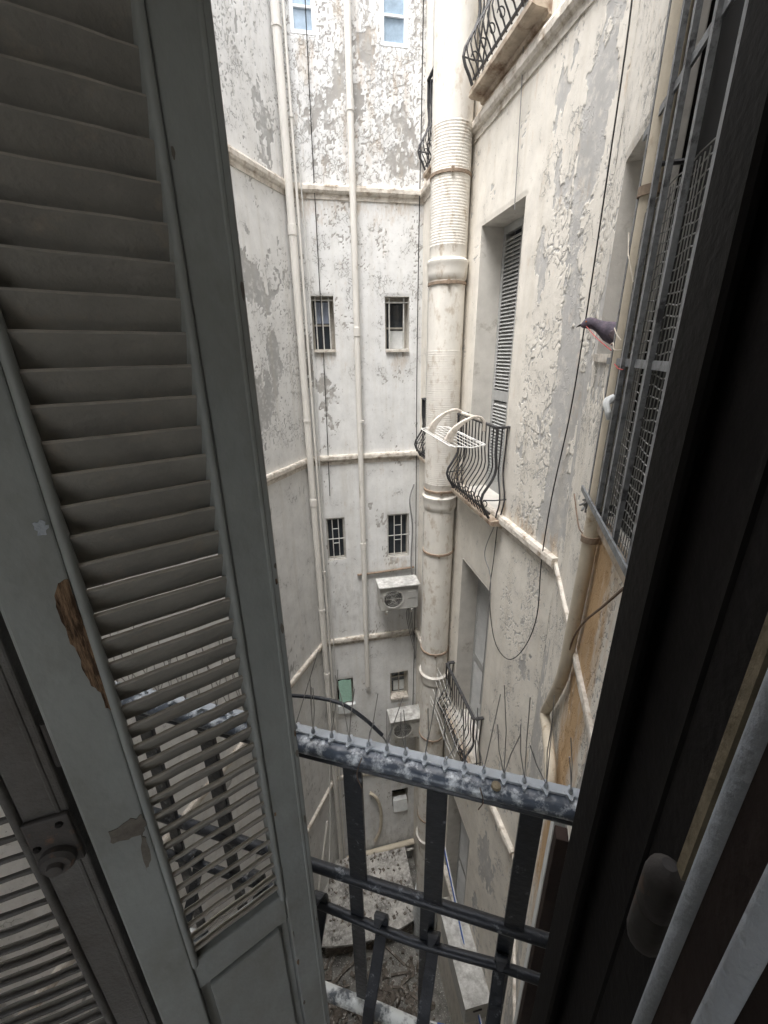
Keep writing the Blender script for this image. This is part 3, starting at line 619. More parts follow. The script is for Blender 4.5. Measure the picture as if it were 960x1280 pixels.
# ================================================================== BALCONIES
def balcony(y0, y1, zs, label, out=.12, nb=13, group='small iron balconies', sparse=False):
    root = thing('balcony', (XR-out/2, (y0+y1)/2, zs-.07), label, 'balcony', group)
    mb = MB(); prof = [(0, -.05), (.03, -.05), (.04, -.025), (out+.0, -.02), (out+.025, -.005), (out+.025, .03), (0, .04)]
    n = 24; V = []; F = []; m_ = len(prof)
    for i in range(n+1):
        for k, (a, b) in enumerate(prof):
            j = .005*(random.random()-.5); V.append((XR+.02-a if k in (0, 6) else XR-a+j, y0-.06+(y1-y0+.12)*i/n, zs+b+(j if 1 < k < 6 else 0)))
    for i in range(n):
        for k in range(m_): F.append((i*m_+k, i*m_+(k+1) % m_, (i+1)*m_+(k+1) % m_, (i+1)*m_+k))
    F += [tuple(range(m_)), tuple(range(n*m_, (n+1)*m_))[::-1]]
    mb.add(V, F).build('slab', M['slab'], root)
    top = zs+.90; X0 = XR-out
    rl = MB().box((X0, (y0+y1)/2, top), (.018, 0, 0), (0, (y1-y0)/2, 0), (0, 0, .009))
    for yy in (y0, y1): rl.box(((X0+XR)/2+.009, yy, top+.001), (out/2-.009, 0, 0), (0, .018, 0), (0, 0, .009))
    rl.build('handrail', M['iron'], root)
    lo = MB().box((X0-.012, (y0+y1)/2, zs+.09), (.008, 0, 0), (0, (y1-y0)/2, 0), (0, 0, .008))
    lo.build('bottom_rail', M['iron'], root)
    def belly(px_, dx, dy, y):
        q = []
        for s in np.linspace(0, 1, 15):
            z = zs+.90-.85*s; b_ = .11*math.exp(-((s-.78)/.17)**2)-.02*math.exp(-((s-.45)/.12)**2)
            q.append((px_+dx*b_, y+dy*b_, z))
        return q
    for i in range(nb):
        yy = y0+(y1-y0)*i/(nb-1)
        MB().tube(belly(X0, -1, 0, yy), (.013 if i in (0, nb-1) else .0062), 6).build('baluster', M['iron'], root)
    for yy, sg in ((y0, -1), (y1, 1)):
        for k in (1, 2): MB().tube(belly(X0+out*k/2.6, 0, sg*.6, yy), .0075, 6).build('baluster', M['iron'], root)
        MB().tube([(X0-.10, yy+sg*.02, zs+.24), (X0, yy+sg*.05, zs+.24), (XR, yy+sg*.05, zs+.24)], .006, 6).build('side_rail', M['iron'], root)
    for i in range(0, nb-1, 2):                  # scrolls at the foot
        yy = y0+(y1-y0)*(i+.5)/(nb-1); q = [(X0-.05-.035*math.cos(a)*(1-a/9), yy, zs+.17+.045*math.sin(a)*(1-a/9)) for a in np.linspace(0, 6.2, 14)]
        MB().tube(q, .005, 5).build('scroll', M['iron'], root)
    return root
b_mid = balcony(3.47, 4.44, -1.53, 'small iron balcony with the white drying rack hung on it')
b_up = copy_tree(b_mid, (0, 0, 3.62), 'small iron balcony of the highest storey, rusty slab seen from below')
b_low = copy_tree(b_mid, (0, 0, -3.37), 'small iron balcony hung with tangled netting above the bird spikes')
b2 = balcony(5.30, 6.12, -1.53, 'iron balcony in the far corner behind the drainpipe, beside barred windows', .05, 9)
copy_tree(b2, (0, 0, 3.58), 'iron balcony in the far corner behind the drainpipe, on the highest storey')
# netting on the lower balcony
mb = MB()
for k in range(11):
    y = 3.5+.085*k; q = [(XR-.235-.10*math.exp(-((s-.75)/.2)**2)+.015*math.sin(9*s+k), y+.05*math.sin(5*s+k*1.3), -4.85+.86*(1-s)) for s in np.linspace(0, 1, 14)]
    mb.tube(q, .003, 4)
for k in range(8):
    z = -4.85+.11*k; q = [(XR-.25-.09*math.exp(-((k/10-.25)/.2)**2), 3.45+1.0*s, z+.03*math.sin(8*s+k)) for s in np.linspace(0, 1, 12)]; mb.tube(q, .003, 4)
mb.build('netting', M['cable_white'], label='tangled pale netting draped over the lower balcony railing', cat='netting')
# drying rack
rk = thing('drying_rack', (1.42, 3.92, -.79), 'white plastic clothes drying rack hooked on the balcony rail', 'drying rack')
ZT = -1.53+.90
for ya in (3.60, 4.13):
    q = spline([(XR-.19, ya, ZT-.05), (XR-.20, ya, ZT+.045), (XR-.27, ya, ZT+.085), (XR-.38, ya, ZT+.05), (XR-.48, ya, ZT-.03), (XR-.53, ya, ZT-.125)], 7)
    n = len(q); mbx = MB(); V = []; F = []
    for i, p in enumerate(q):
        wv = .012+.026*sm(np.array(i/n), .45, 1.); dvec = q[min(i+1, n-1)]-q[max(i-1, 0)]; dvec /= np.linalg.norm(dvec); nn_ = np.array([-dvec[2], 0, dvec[0]])
        for a, b in ((-1, -1), (1, -1), (1, 1), (-1, 1)): V.append(p+np.array([0, .017*a, 0])+nn_*wv*b)
    for i in range(n-1):
        for k in range(4): F.append((i*4+k, i*4+(k+1) % 4, (i+1)*4+(k+1) % 4, (i+1)*4+k))
    F += [(0, 1, 2, 3), (4*n-4, 4*n-1, 4*n-2, 4*n-3)]
    mbx.add(V, F).build('arm', M['plastic_white'], rk, True, .006)
MB().tube([(XR-.205, 3.62, ZT+.05), (XR-.205, 4.12, ZT+.05)], .017, 10).build('cross_bar', M['plastic_white'], rk, True)
x0, x1, y0, y1, zz = XR-.56, XR-.24, 3.34, 4.5, -.765
fr = [(x0, y0+.12, zz), (x0, y1-.12, zz), ((x0+x1)/2, y1, zz), (x1, y1-.1, zz), (x1, y0+.1, zz), ((x0+x1)/2, y0, zz), (x0, y0+.12, zz)]
MB().tube(fr, .0055, 6).build('wire_frame', M['wire_white'], rk)
for k in range(6):
    xx = x0+(x1-x0)*(k+.5)/6; MB().tube([(xx, y0+.05, zz), (xx, y1-.06, zz)], .0032, 5).build('wire', M['wire_white'], rk)

# ================================================================== AIR CONDITIONERS, CONDUIT, WINDOW CLOTHS
def ac(c, wd, dp, hh, label, topm, tilt=0.):
    root = thing('air_conditioner', (c[0], c[1], c[2]-hh/2-.12), label, 'air conditioner', 'outdoor units on the far wall')
    c = np.asarray(c, float)
    MB().box(c, (wd/2, 0, 0), (0, dp/2, 0), (0, 0, hh/2)).build('casing', M['ac_white'], root, bevel=.015)
    MB().box(c+(0, -.015, hh/2+.012), (wd/2+.02, 0, 0), (0, dp/2+.03, 0), (0, 0, .012)).build('top_cover', M[topm], root, bevel=.006)
    fc = c+(-wd*.16, -dp/2-.002, 0); fg = MB().lathe([(hh*.40, 0), (hh*.42, .012), (hh*.36, .014), (hh*.35, .004)], fc, (0, -1, 0), 28).build('fan_grille', M['ac_white'], root)
    MB().lathe([(hh*.345, 0), (hh*.345, .004)], fc, (0, -1, 0), 28).build('fan_opening', M['ac_dark'], fg)
    for k in range(5):
        rr = hh*(.07+.065*k); MB().tube([fc+(rr*math.cos(a), -.012, rr*math.sin(a)) for a in np.linspace(0, 2*math.pi, 25)], .003, 4).build('grille_ring', M['ac_white'], fg)
    for k in range(6):
        a = k*math.pi/3; MB().tube([fc+(0, -.010, 0), fc+(hh*.36*math.cos(a), -.010, hh*.36*math.sin(a))], .003, 4).build('grille_spoke', M['ac_white'], fg)
    MB().box(c+(wd*.33, -dp/2-.003, hh*.10), (wd*.10, 0, 0), (0, .004, 0), (0, 0, hh*.14)).build('side_panel', M['ac_white'], root)
    for s in (-1, 1):
        br = MB().box(c+(s*wd*.33, .06, -hh/2-.022), (.018, 0, 0), (0, dp/2+.06, 0), (0, 0, .018)); br.box(c+(s*wd*.33, dp/2+.09, -hh/2-.07), (.018, 0, 0), (0, .012, 0), (0, 0, .06))
        br.build('bracket', M['ac_white'], root)
        MB().tube([c+(s*wd*.33, -dp/2+.04, -hh/2-.04), c+(s*wd*.33, -dp/2+.04, -hh/2-.09)], .022, 8).build('foot', M['plastic_white'], root)
    return root
ac((1.365, YF-.30, -3.86), .66, .27, .46, 'air conditioner with speckled white cover under the lattice window', 'ac_dirty')
ac((1.52, YF-.33, -6.78), .66, .28, .50, 'air conditioner with dusty lid under the open framed window', 'ac_dirty')
MB().tube([(.72, YF-.04, -3.56), (1.05, YF-.04, -3.55), (1.72, YF-.04, -3.52)], .02, 8).build('conduit_pipe', M['pipe_band'], label='short brown conduit above the higher air conditioner', cat='pipe')
# cloth / sheet in the lower-left window
q = []; u0, u1, z0, z1 = FW['bl']; n = 10; V = []; F = []
for i in range(n+1):
    for j in range(n+1):
        a, b = i/n, j/n; V.append(PF(u0+.05+(u1-u0-.09)*a, .015+.012*math.sin(7*a+2*b), z0+.08+(z1-z0-.10)*b))
nv = len(V)
V += [p+np.array([0, .006, 0]) for p in V]
for i in range(n):
    for j in range(n):
        a = i*(n+1)+j; F.append((a, a+1, a+n+2, a+n+1)); F.append((nv+a, nv+a+n+1, nv+a+n+2, nv+a+1))
MB().add(V, F).build('cloth', M['green_cloth'], smooth=True, label='pale green cloth hung over the lower small window', cat='cloth')
MB().box(PF((u0+u1)/2+.02, .02, z0-.06), (.17, 0, 0), (0, .05, 0), (0, 0, .10)).build('window_box', M['white_sheet'], label='white tray sticking out below the green cloth', cat='tray', bevel=.01)
u0, u1, z0, z1 = FW['hole']; MB().box(PF((u0+u1)/2, -.02, z0+.02), (.16, 0, 0), (0, .06, 0), (0, .03, .14)).build('sheet_panel', M['white_sheet'], label='white sheet blocking the foot of the lowest wall opening', cat='sheet', bevel=.006)
MB().tube(spline([(.80, YF-.06, -8.9), (.93, YF-.10, -9.05), (1.02, YF-.06, -9.5), (1.0, YF-.07, -10.1), (.88, YF-.05, -10.5)], 7), .035, 8).build('waste_pipe', M['pipe_beige'], label='crooked short waste pipe low on the far wall', cat='pipe', smooth=True)

# ================================================================== BOTTOM OF THE WELL
for z, r, lab in ((-10.75, .06, 'thick grey pipe along the foot of the far wall'), (-11.0, .03, 'thin pale pipe under the thick one at the far wall')):
    MB().tube([(.2, YF-.12, z-.06), (1.0, YF-.12, z), (1.78, YF-.12, z+.05)], r, 10).build('drainpipe', M['pipe_beige' if r > .04 else 'pipe_white'], label=lab, cat='pipe', smooth=True)
MB().lathe([(.20, GZ), (.235, GZ+.3), (.215, GZ+.7), (.245, GZ+1.1), (.22, GZ+1.6), (.21, GZ+1.9)], (DX, DY, 0), seg=20).build('pipe_wrap', M['foil'], smooth=True, label='crumpled silver foil wrapped round the foot of the drainpipe', cat='foil wrap')
# low lean-to roof with droppings
rt_ = thing('lean_to_roof', (.55, 5.4, GZ), 'low roof spotted with droppings at the bottom of the well', 'roof')
n1, n2 = 26, 20; V = []; F = []
for i in range(n1+1):
    for j in range(n2+1):
        a, b = i/n1, j/n2; X = -.75+2.3*a; Y = 4.95-.18*math.sin(math.pi*a)+(6.25-4.95)*b+.18*math.sin(math.pi*a)*b
        V.append((X, Y, GZ+.62+.10*b+.05*(float(fbm(np.array([X*2.5]), np.array([Y*2.5]), 91)[0])-.5)))
nv = len(V); V += [(p[0], p[1], p[2]-.06) for p in V]
for i in range(n1):
    for j in range(n2):
        a = i*(n2+1)+j; F.append((a, a+n2+1, a+n2+2, a+1)); F.append((nv+a, nv+a+1, nv+a+n2+2, nv+a+n2+1))
for i in range(n1): a = i*(n2+1); F.append((a, nv+a, nv+a+n2+1, a+n2+1))
MB().add(V, F).build('roof_sheet', M['roof_dirty'], rt_, True)
MB().box((.5, 5.0, GZ+.29), (.9, 0, 0), (0, .05, 0), (0, 0, .29)).build('support_wall', M['debris'], rt_)
# rubble heap
mb = MB()
for k in range(420):
    a = random.random(); X = random.uniform(-.9, 1.5); Y = random.gauss(4.0, .45); s = random.uniform(.015, .075); ax = Vector((random.gauss(0, 1), random.gauss(0, 1), random.gauss(0, 1))).normalized()
    q = Matrix.Rotation(random.uniform(0, 6), 3, ax); e = [np.array(q @ Vector(v_)) for v_ in ((s, 0, 0), (0, s*random.uniform(.3, 1), 0), (0, 0, s*random.uniform(.15, .6)))]
    mb.box((X, Y, GZ+s*.4+.12*math.exp(-((X-.3)/.6)**2-((Y-4.1)/.4)**2)*random.random()), *e)
for k in range(260):                              # bits lying on the low roof
    X = random.uniform(-.7, 1.4); Y = random.uniform(5.0, 6.2); s = random.uniform(.008, .035); q = Matrix.Rotation(random.uniform(0, 6), 3, 'Z')
    mb.box((X, Y, GZ+.66+.10*(Y-4.95)/1.3), *[np.array(q @ Vector(v_)) for v_ in ((s, 0, 0), (0, s*random.uniform(.2, 1), 0), (0, 0, s*.3))])
for k in range(26):
    X = random.uniform(-.8, 1.4); Y = random.gauss(4.1, .5); a = random.uniform(0, 6); l_ = random.uniform(.1, .35)
    mb.box((X, Y, GZ+.06), (l_*math.cos(a), l_*math.sin(a), random.uniform(-.04, .06)), (-.02*math.sin(a), .02*math.cos(a), 0), (0, 0, .012))
mb.build('rubble', M['debris'], kind='stuff', label='scattered rubble and rubbish on the courtyard floor', cat='rubble')
# long box on the right wall low down, boards beside it
bx_ = thing('wall_cabinet', (1.62, 3.0, -8.6), 'long white box with dirty lid fixed low on the right wall', 'cabinet')
MB().box((1.62, 3.05, -8.05), (.17, 0, 0), (0, .48, 0), (0, 0, .22)).build('body', M['ac_white'], bx_, bevel=.012)
MB().box((1.615, 3.04, -7.818), (.18, 0, 0), (0, .50, 0), (0, 0, .012)).build('lid', M['ac_dirty'], bx_)
MB().box((1.62, 2.566, -8.0), (.06, 0, 0), (0, .006, 0), (0, 0, .012)).build('handle', M['iron'], bx_)
for yy in (2.75, 3.35): MB().box((1.70, yy, -8.30), (.10, 0, 0), (0, .02, 0), (0, 0, .025)).build('bracket', M['iron'], bx_)
mb = MB(); A = onX(553, 1048, 1.66); B = onX(602, 1285, 1.66); mb.tube([A, B], .012, 6)
fb = thing('fascia_board', B, 'long white board with blue edge along the lower right wall', 'board')
d_ = (B-A); Lb = np.linalg.norm(d_); d_ /= Lb
MB().box((A+B)/2, d_*Lb/2, np.array([.006, 0, 0]), np.array([0, 0, .07])).build('panel', M['white_sheet'], fb)
MB().box((A+B)/2+np.array([-.012, 0, .03]), d_*Lb/2, np.array([.005, 0, 0]), np.array([0, 0, .028])).build('edge_strip', M['blue_paint'], fb)
MB().flat([(1.15, 2.45, -9.2), (1.55, 2.35, -9.2), (1.62, 2.75, -9.05), (1.22, 2.9, -9.05)], (0, 0, 1), .02).build('awning_panel', M['blue_paint'], label='blue sheet sloping out below the long white box', cat='sheet')
MB().flat([(1.0, 2.5, -9.195), (1.14, 2.46, -9.195), (1.21, 2.9, -9.045), (1.08, 2.95, -9.045)], (0, 0, 1), .02).build('awning_panel', M['white_sheet'], label='narrow white sheet beside the sloping blue one', cat='sheet')
MB().tube([(-.55, 5.3, GZ+.75), (-.15, 5.9, GZ+2.6)], .02, 8).build('pole', M['pipe_white'], label='thin pale pole leaning in the left corner', cat='pole')
MB().tube(spline([(-.35, 5.2, GZ+.72), (-.2, 5.6, GZ+1.6), (-.1, 5.9, GZ+2.5), (.0, 6.2, GZ+4.)], 6), .014, 6).build('hose', M['cable_white'], label='pale hose hanging down the left corner', cat='hose')

# ================================================================== BARRED WINDOW ON THE WING WALL
gr = thing('window_grille', PW((GWIN[0]+GWIN[1])/2, .07, -.66), 'dark iron window grille backed with wire mesh', 'grille')
dG = .075
gu0, gu1, gz0, gz1 = GWIN[0]-.02, GWIN[1], -.64, 1.75
for u in (gu0+.12, gu0+.30, gu0+.43, gu0+.62, gu0+.82, gu1): MB().box(PW(u, dG, (gz0+gz1)/2), N*.011, T*.008, UP*(gz1-gz0)/2).build('bar', M['grille_bar'], gr)
for z in (-.625, -.045, .735, 1.5): MB().box(PW((gu0+gu1)/2, dG+(.013 if z < -.5 else -.008), z), N*((gu1-gu0)/2+.02), T*.004, UP*.013).build('cross_bar', M['grille_bar'], gr)
mb = MB()
for k in range(34):
    u = gu0+.12+(gu1-gu0-.14)*k/33; mb.tube([PW(u+.006*math.sin(z*9+k), dG-.015, z) for z in np.linspace(gz0, .45, 16)], .0022, 4)
for k in range(36):
    z = gz0+(1.1)*k/35; mb.tube([PW(u, dG-.017, z+.006*math.sin(u*30+k)) for u in np.linspace(gu0+.12, gu1, 14)], .0022, 4)
mb.build('wire_mesh', M['mesh_wire'], gr, kind='stuff')
for z in (.55, -.64):
    MB().tube([PW(gu0+.30, dG+.005, z), PW(gu0+.30, -.02, z)], .008, 6).build('bracket', M['iron'], gr)
rag = MB(); q = spline([PW(gu0+.28, .085, -.17), PW(gu0+.31, .11, -.19), PW(gu0+.33, .105, -.22), PW(gu0+.335, .10, -.25)], 5); rag.tube(q, [.6*q_ for q_ in (.02, .022, .024, .028, .026, .024, .022, .02, .02, .018, .02, .018, .016, .014, .012, .008)], 8)
rag.build('rag', M['white_sheet'], smooth=True, label='knotted white rag tied to the window grille', cat='rag')
mb = MB()
for k in range(22):
    c = PW(gu0+.09+random.gauss(0, .025), .03+random.random()*.05, -.70+random.random()*.07); a = np.array([random.gauss(0, 1), random.gauss(0, 1), random.gauss(0, .6)]); a /= np.linalg.norm(a)
    mb.tube(spline([c-a*.035, c+np.array([0, 0, .015]), c+a*.035], 4), .005, 5)
mb.build('rubbish', M['mesh_wire'], kind='stuff', label='tangle of wire and rubbish on the barred window sill', cat='rubbish')
# lower window frame pieces on the wing wall
for a, mt_, lab in ((-.06, 'white_sheet', 'pale vertical board beside the lower wing window'), (.03, 'jamb_brown', 'brown vertical shutter edge at the lower wing window')):
    MB().box(PW(LWIN[0]+a, .03, -3.52), N*.035, T*.03, UP*1.25).build('shutter_board', M[mt_], label=lab, cat='board', bevel=.004)

# ================================================================== PIGEON in the niche
def loft(sections, seg=14):   # (centre, radius_a, radius_b, axis_a, axis_b)
    V = []; F = []
    for c, ra, rb, a, b in sections:
        V += [np.asarray(c)+ra*math.cos(2*math.pi*k/seg)*np.asarray(a)+rb*math.sin(2*math.pi*k/seg)*np.asarray(b) for k in range(seg)]
    n = len(sections)
    for i in range(n-1):
        for k in range(seg): F.append((i*seg+k, i*seg+(k+1) % seg, (i+1)*seg+(k+1) % seg, (i+1)*seg+k))
    F += [tuple(range(seg))[::-1], tuple(range((n-1)*seg, n*seg))]
    mb = MB(); mb.add(V, F); return mb
PGZ = -.02
hd = N*.42+(-T)*.90; hd /= np.linalg.norm(hd); sdv = np.cross(UP, hd)             # facing the corner, a little outwards
pc = L(CUW+.100, 2.57, PGZ+.083)
pg = thing('pigeon', (pc[0], pc[1], PGZ), 'dark purple grey pigeon crouched on the niche sill beside the beige pipe', 'bird')
def pgp(f, s, z): return pc+hd*f*1.25+sdv*s*1.25+UP*1.25*(z if z < .02 else .02+(z-.02)*.8)
secs = []
for f, z, rv, rs in ((-.125, -.012, .006, .016), (-.115, -.010, .020, .030), (-.085, -.006, .040, .050), (-.045, -.003, .056, .066), (0, 0, .064, .072), (.045, .008, .061, .064), (.080, .022, .050, .052), (.104, .036, .038, .038), (.122, .047, .030, .029), (.136, .056, .0265, .025), (.150, .063, .0275, .026), (.164, .066, .0285, .0265), (.178, .066, .0265, .024), (.188, .063, .020, .018), (.195, .060, .010, .010), (.198, .059, .003, .003)):
    ang = .45 if .05 < f < .15 else .15
    secs.append((pgp(f, 0, z), rs, rv, sdv, UP*math.cos(ang)-hd*math.sin(ang)))
loft(secs).build('body', M['feather'], pg, True)
bk = MB(); bk.tube([pgp(.190, 0, .061), pgp(.204, 0, .056), pgp(.216, 0, .048)], [.007, .005, .0012], 8); bk.build('beak', M['beak'], pg, True)
for s in (-1, 1):
    loft([(pgp(f, s*(.050+.016*math.cos(f*9)), z), ra, rb, UP*.97-hd*.2, sdv) for f, z, ra, rb in ((.06, .012, .012, .006), (.035, .008, .036, .014), (-.01, .002, .046, .016), (-.06, -.004, .036, .013), (-.11, -.012, .020, .009), (-.165, -.022, .006, .004))], 12).build('wing', M['feather_wing'], pg, True)
    MB().lathe([(.001, -.003), (.0045, 0), (.003, .004)], pgp(.170, s*.0255, .072), sdv*s, 10).build('eye', M['eye'], pg)
    lg = MB(); lg.tube([pgp(.005, s*.025, -.035), pgp(.01, s*.025, -.05), pgp(.002, s*.025, -.0665)], [.010, .006, .004], 7)
    for a in (-.5, 0, .5): lg.tube([pgp(.002, s*.025, -.0660), pgp(.02, s*(.025)+a*.018, -.0645), pgp(.036, s*.025+a*.034, -.0665)], [.004, .0035, .0015], 6)
    lg.tube([pgp(.002, s*.025, -.0660), pgp(-.02, s*.025, -.0665)], [.004, .0015], 6); lg.build('leg', M['pigeon_leg'], pg, True)
loft([(pgp(-.10, 0, -.012), .030, .012, sdv, UP), (pgp(-.15, 0, -.022), .036, .008, sdv, UP), (pgp(-.21, 0, -.034), .044, .005, sdv, UP), (pgp(-.225, 0, -.037), .040, .003, sdv, UP)], 12).build('tail', M['feather_wing'], pg, True)
for k, (a, b) in enumerate((((733, 408), (764, 438)), ((768, 410), (776, 425)), ((768, 455), (779, 462)))):
    MB().tube(spline([cw(*a, .10), (cw(*a, .10)+cw(*b, .10))/2+UP*(-.006), cw(*b, .09)], 5), .002, 5).build('string', M['string_red' if k != 1 else 'string_pale'], label=['red string stretched in front of the pigeon', 'pale string end behind the pigeon', 'short red string on the pipe below the pigeon'][k], cat='string')
for k, (z, tl, lab) in enumerate(((.33, .05, 'pale string crossing the beige pipe above the pigeon'), (.02, -.03, 'pale string crossing the beige pipe beside the pigeon'), (-.20, .02, 'pale string crossing the beige pipe below the niche sill'))):
    c = L(CUW-.088, PV, z); MB().tube(spline([c+N*.05+UP*(.03+tl), c+UP*.004, c-N*.03-UP*.02, c-N*.06-UP*(.05+tl)+T*.02], 4), .0022, 5).build('string', M['string_pale'], label=lab, cat='string')

# ================================================================== BIRD-SPIKED RAILING IN FRONT
RV_, RZ = .645, -.835
rl = thing('window_railing', L(-.1, RV_, -2.0), 'black iron window railing with curved lower bars', 'railing')
def seg(u0, u1, v, z, k=7): return [L(u0+(u1-u0)*i/(k-1), v, z) for i in range(k)]
prof = [(.030*math.cos(a), .020*math.sin(a)) for a in np.linspace(0, 2*math.pi, 14, endpoint=False)]
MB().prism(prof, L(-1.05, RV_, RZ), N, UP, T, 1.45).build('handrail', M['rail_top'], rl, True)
MB().prism([(.022*math.cos(a), .0125*math.sin(a)) for a in np.linspace(0, 2*math.pi, 12, endpoint=False)], L(-1.05, RV_, RZ-.026), N, UP, T, 1.45).build('handrail_core', M['iron_worn'], rl, True)
MB().tube(seg(-1.05, .40, RV_, -1.292), .0155, 10).build('middle_rail', M['iron_worn'], rl, True)
MB().tube([L(u, RV_+.004*math.sin(u*9), -1.472+.006*math.sin(u*13)) for u in np.linspace(-1.05, .40, 15)], .0125, 10).build('belly_rail', M['iron_worn'], rl, True)
MB().tube([L(u, RV_, -1.935+.004*math.sin(u*20)) for u in np.linspace(-1.05, .40, 15)], .022, 10).build('base_rail', M['rail_dropping'], rl, True)
for u in (-.855, -.66, -.463, -.268, -.073, .121, .315):
    MB().box(L(u, RV_, (RZ-.03-1.292)/2), T*.0225, N*.006, UP*((-.03+RZ+1.292)/2)).build('post', M['iron_worn'], rl, bevel=.002)
    MB().box(L(u-.012, RV_+.006, -1.60), T*.019, N*.005, UP*.30).build('post', M['iron_worn'], rl, bevel=.002)
for u in (-.80, -.585, -.385, -.208, -.066, .104, .30):
    q = spline([L(u-.004, RV_-.035, -1.405), L(u, RV_-.010, -1.398), L(u+.002, RV_+.006, -1.43), L(u, RV_+.002, -1.475), L(u-.004, RV_-.045, -1.56), L(u-.010, RV_-.105, -1.66), L(u-.012, RV_-.13, -1.80), L(u-.012, RV_-.10, -1.93)], 5)
    V = []; F = []; n = len(q)
    for i, p in enumerate(q):
        d_ = q[min(i+1, n-1)]-q[max(i-1, 0)]; d_ /= np.linalg.norm(d_); nn_ = np.cross(d_, T); nn_ /= np.linalg.norm(nn_)
        hw = .0155 if i > 4 else .006+.0095*i/4
        for a, b in ((-1, -1), (1, -1), (1, 1), (-1, 1)): V.append(p+T*hw*a+nn_*.005*b)
    for i in range(n-1):
        for k in range(4): F.append((i*4+k, i*4+(k+1) % 4, (i+1)*4+(k+1) % 4, (i+1)*4+k))
    F += [(0, 1, 2, 3), (4*n-4, 4*n-1, 4*n-2, 4*n-3)]
    MB().add(V, F).build('curved_bar', M['iron_worn'], rl, bevel=.0015)
# spikes
sp = thing('bird_spikes', L(-.1, RV_+.01, RZ+.02), 'row of steel bird spikes on clear plastic strip along the handrail', 'bird spikes')
zs = RZ+.0225
MB().box(L(-.32, RV_+.008, zs+.001), T*.72, N*.010, UP*.003).build('base_strip', M['plastic_clear'], sp, bevel=.001)
u = -1.0; k = 0
while u < .38:
    cup = MB(); ou = [(.009*math.cos(a)*(1+.25*math.cos(4*a)), .0145*math.sin(a)*(1+.2*math.cos(4*a))) for a in np.linspace(0, 2*math.pi, 20, endpoint=False)]
    cup.prism(ou, L(u, RV_+.004, zs-.001), T, N, UP, .006)
    cp = cup.build('spike_base', M['plastic_clear'], sp)
    MB().lathe([(.005, 0), (.0036, .010), (.0015, .012)], L(u, RV_+.004, zs+.005), seg=8).build('socket', M['plastic_clear'], cp)
    for s in ((-1, 1, .2) if k % 2 else (1, -.6)):
        a = L(u, RV_+.004, zs+.012); tip = a+UP*random.uniform(.09, .20)+N*s*random.uniform(.01, .06)+T*random.gauss(0, .018)
        mid = (a+tip)/2+T*random.gauss(0, .003); MB().tube([a, mid, tip], .0010, 5).build('spike', M['steel'], sp)
    u += random.uniform(.038, .046); k += 1
MB().lathe([(.004, 0), (.010, .004), (.009, .010), (.003, .014)], L(.045, RV_-.015, RZ+.015), seg=9).build('dropping', M['dust_beige'], smooth=True, label='dried yellowish bird dropping on the handrail', cat='dropping')
# loose cable arching over the handrail
ar = [onP(*p, N, RV_+.03+.0*i) for i, p in enumerate(((300, 895), (345, 872), (385, 871), (425, 879), (455, 898), (478, 919)))]
MB().tube(spline(ar, 6), .0042, 8).build('cable', M['iron_worn'], smooth=True, label='stiff black cable arching over the bird spikes', cat='cable')
MB().tube(spline([onP(*p, N, RV_+.03) for p in ((475, 917), (483, 928), (487, 945), (484, 960))], 6), .002, 6).build('wire', M['steel'], label='thin wire end curling out of the arching cable', cat='wire')
for (a, b, c, lab) in (((600, 985), (604, 1002), (598, 1012), 'wisp of dry straw caught under the handrail'), ((452, 948), (446, 968), (452, 985), 'bent wire hooked over the handrail')):
    MB().tube(spline([onP(*p, N, RV_-.03) for p in (a, b, c)], 5), .0012, 5).build('wire', M['rust_wire'], label=lab, cat='wire')

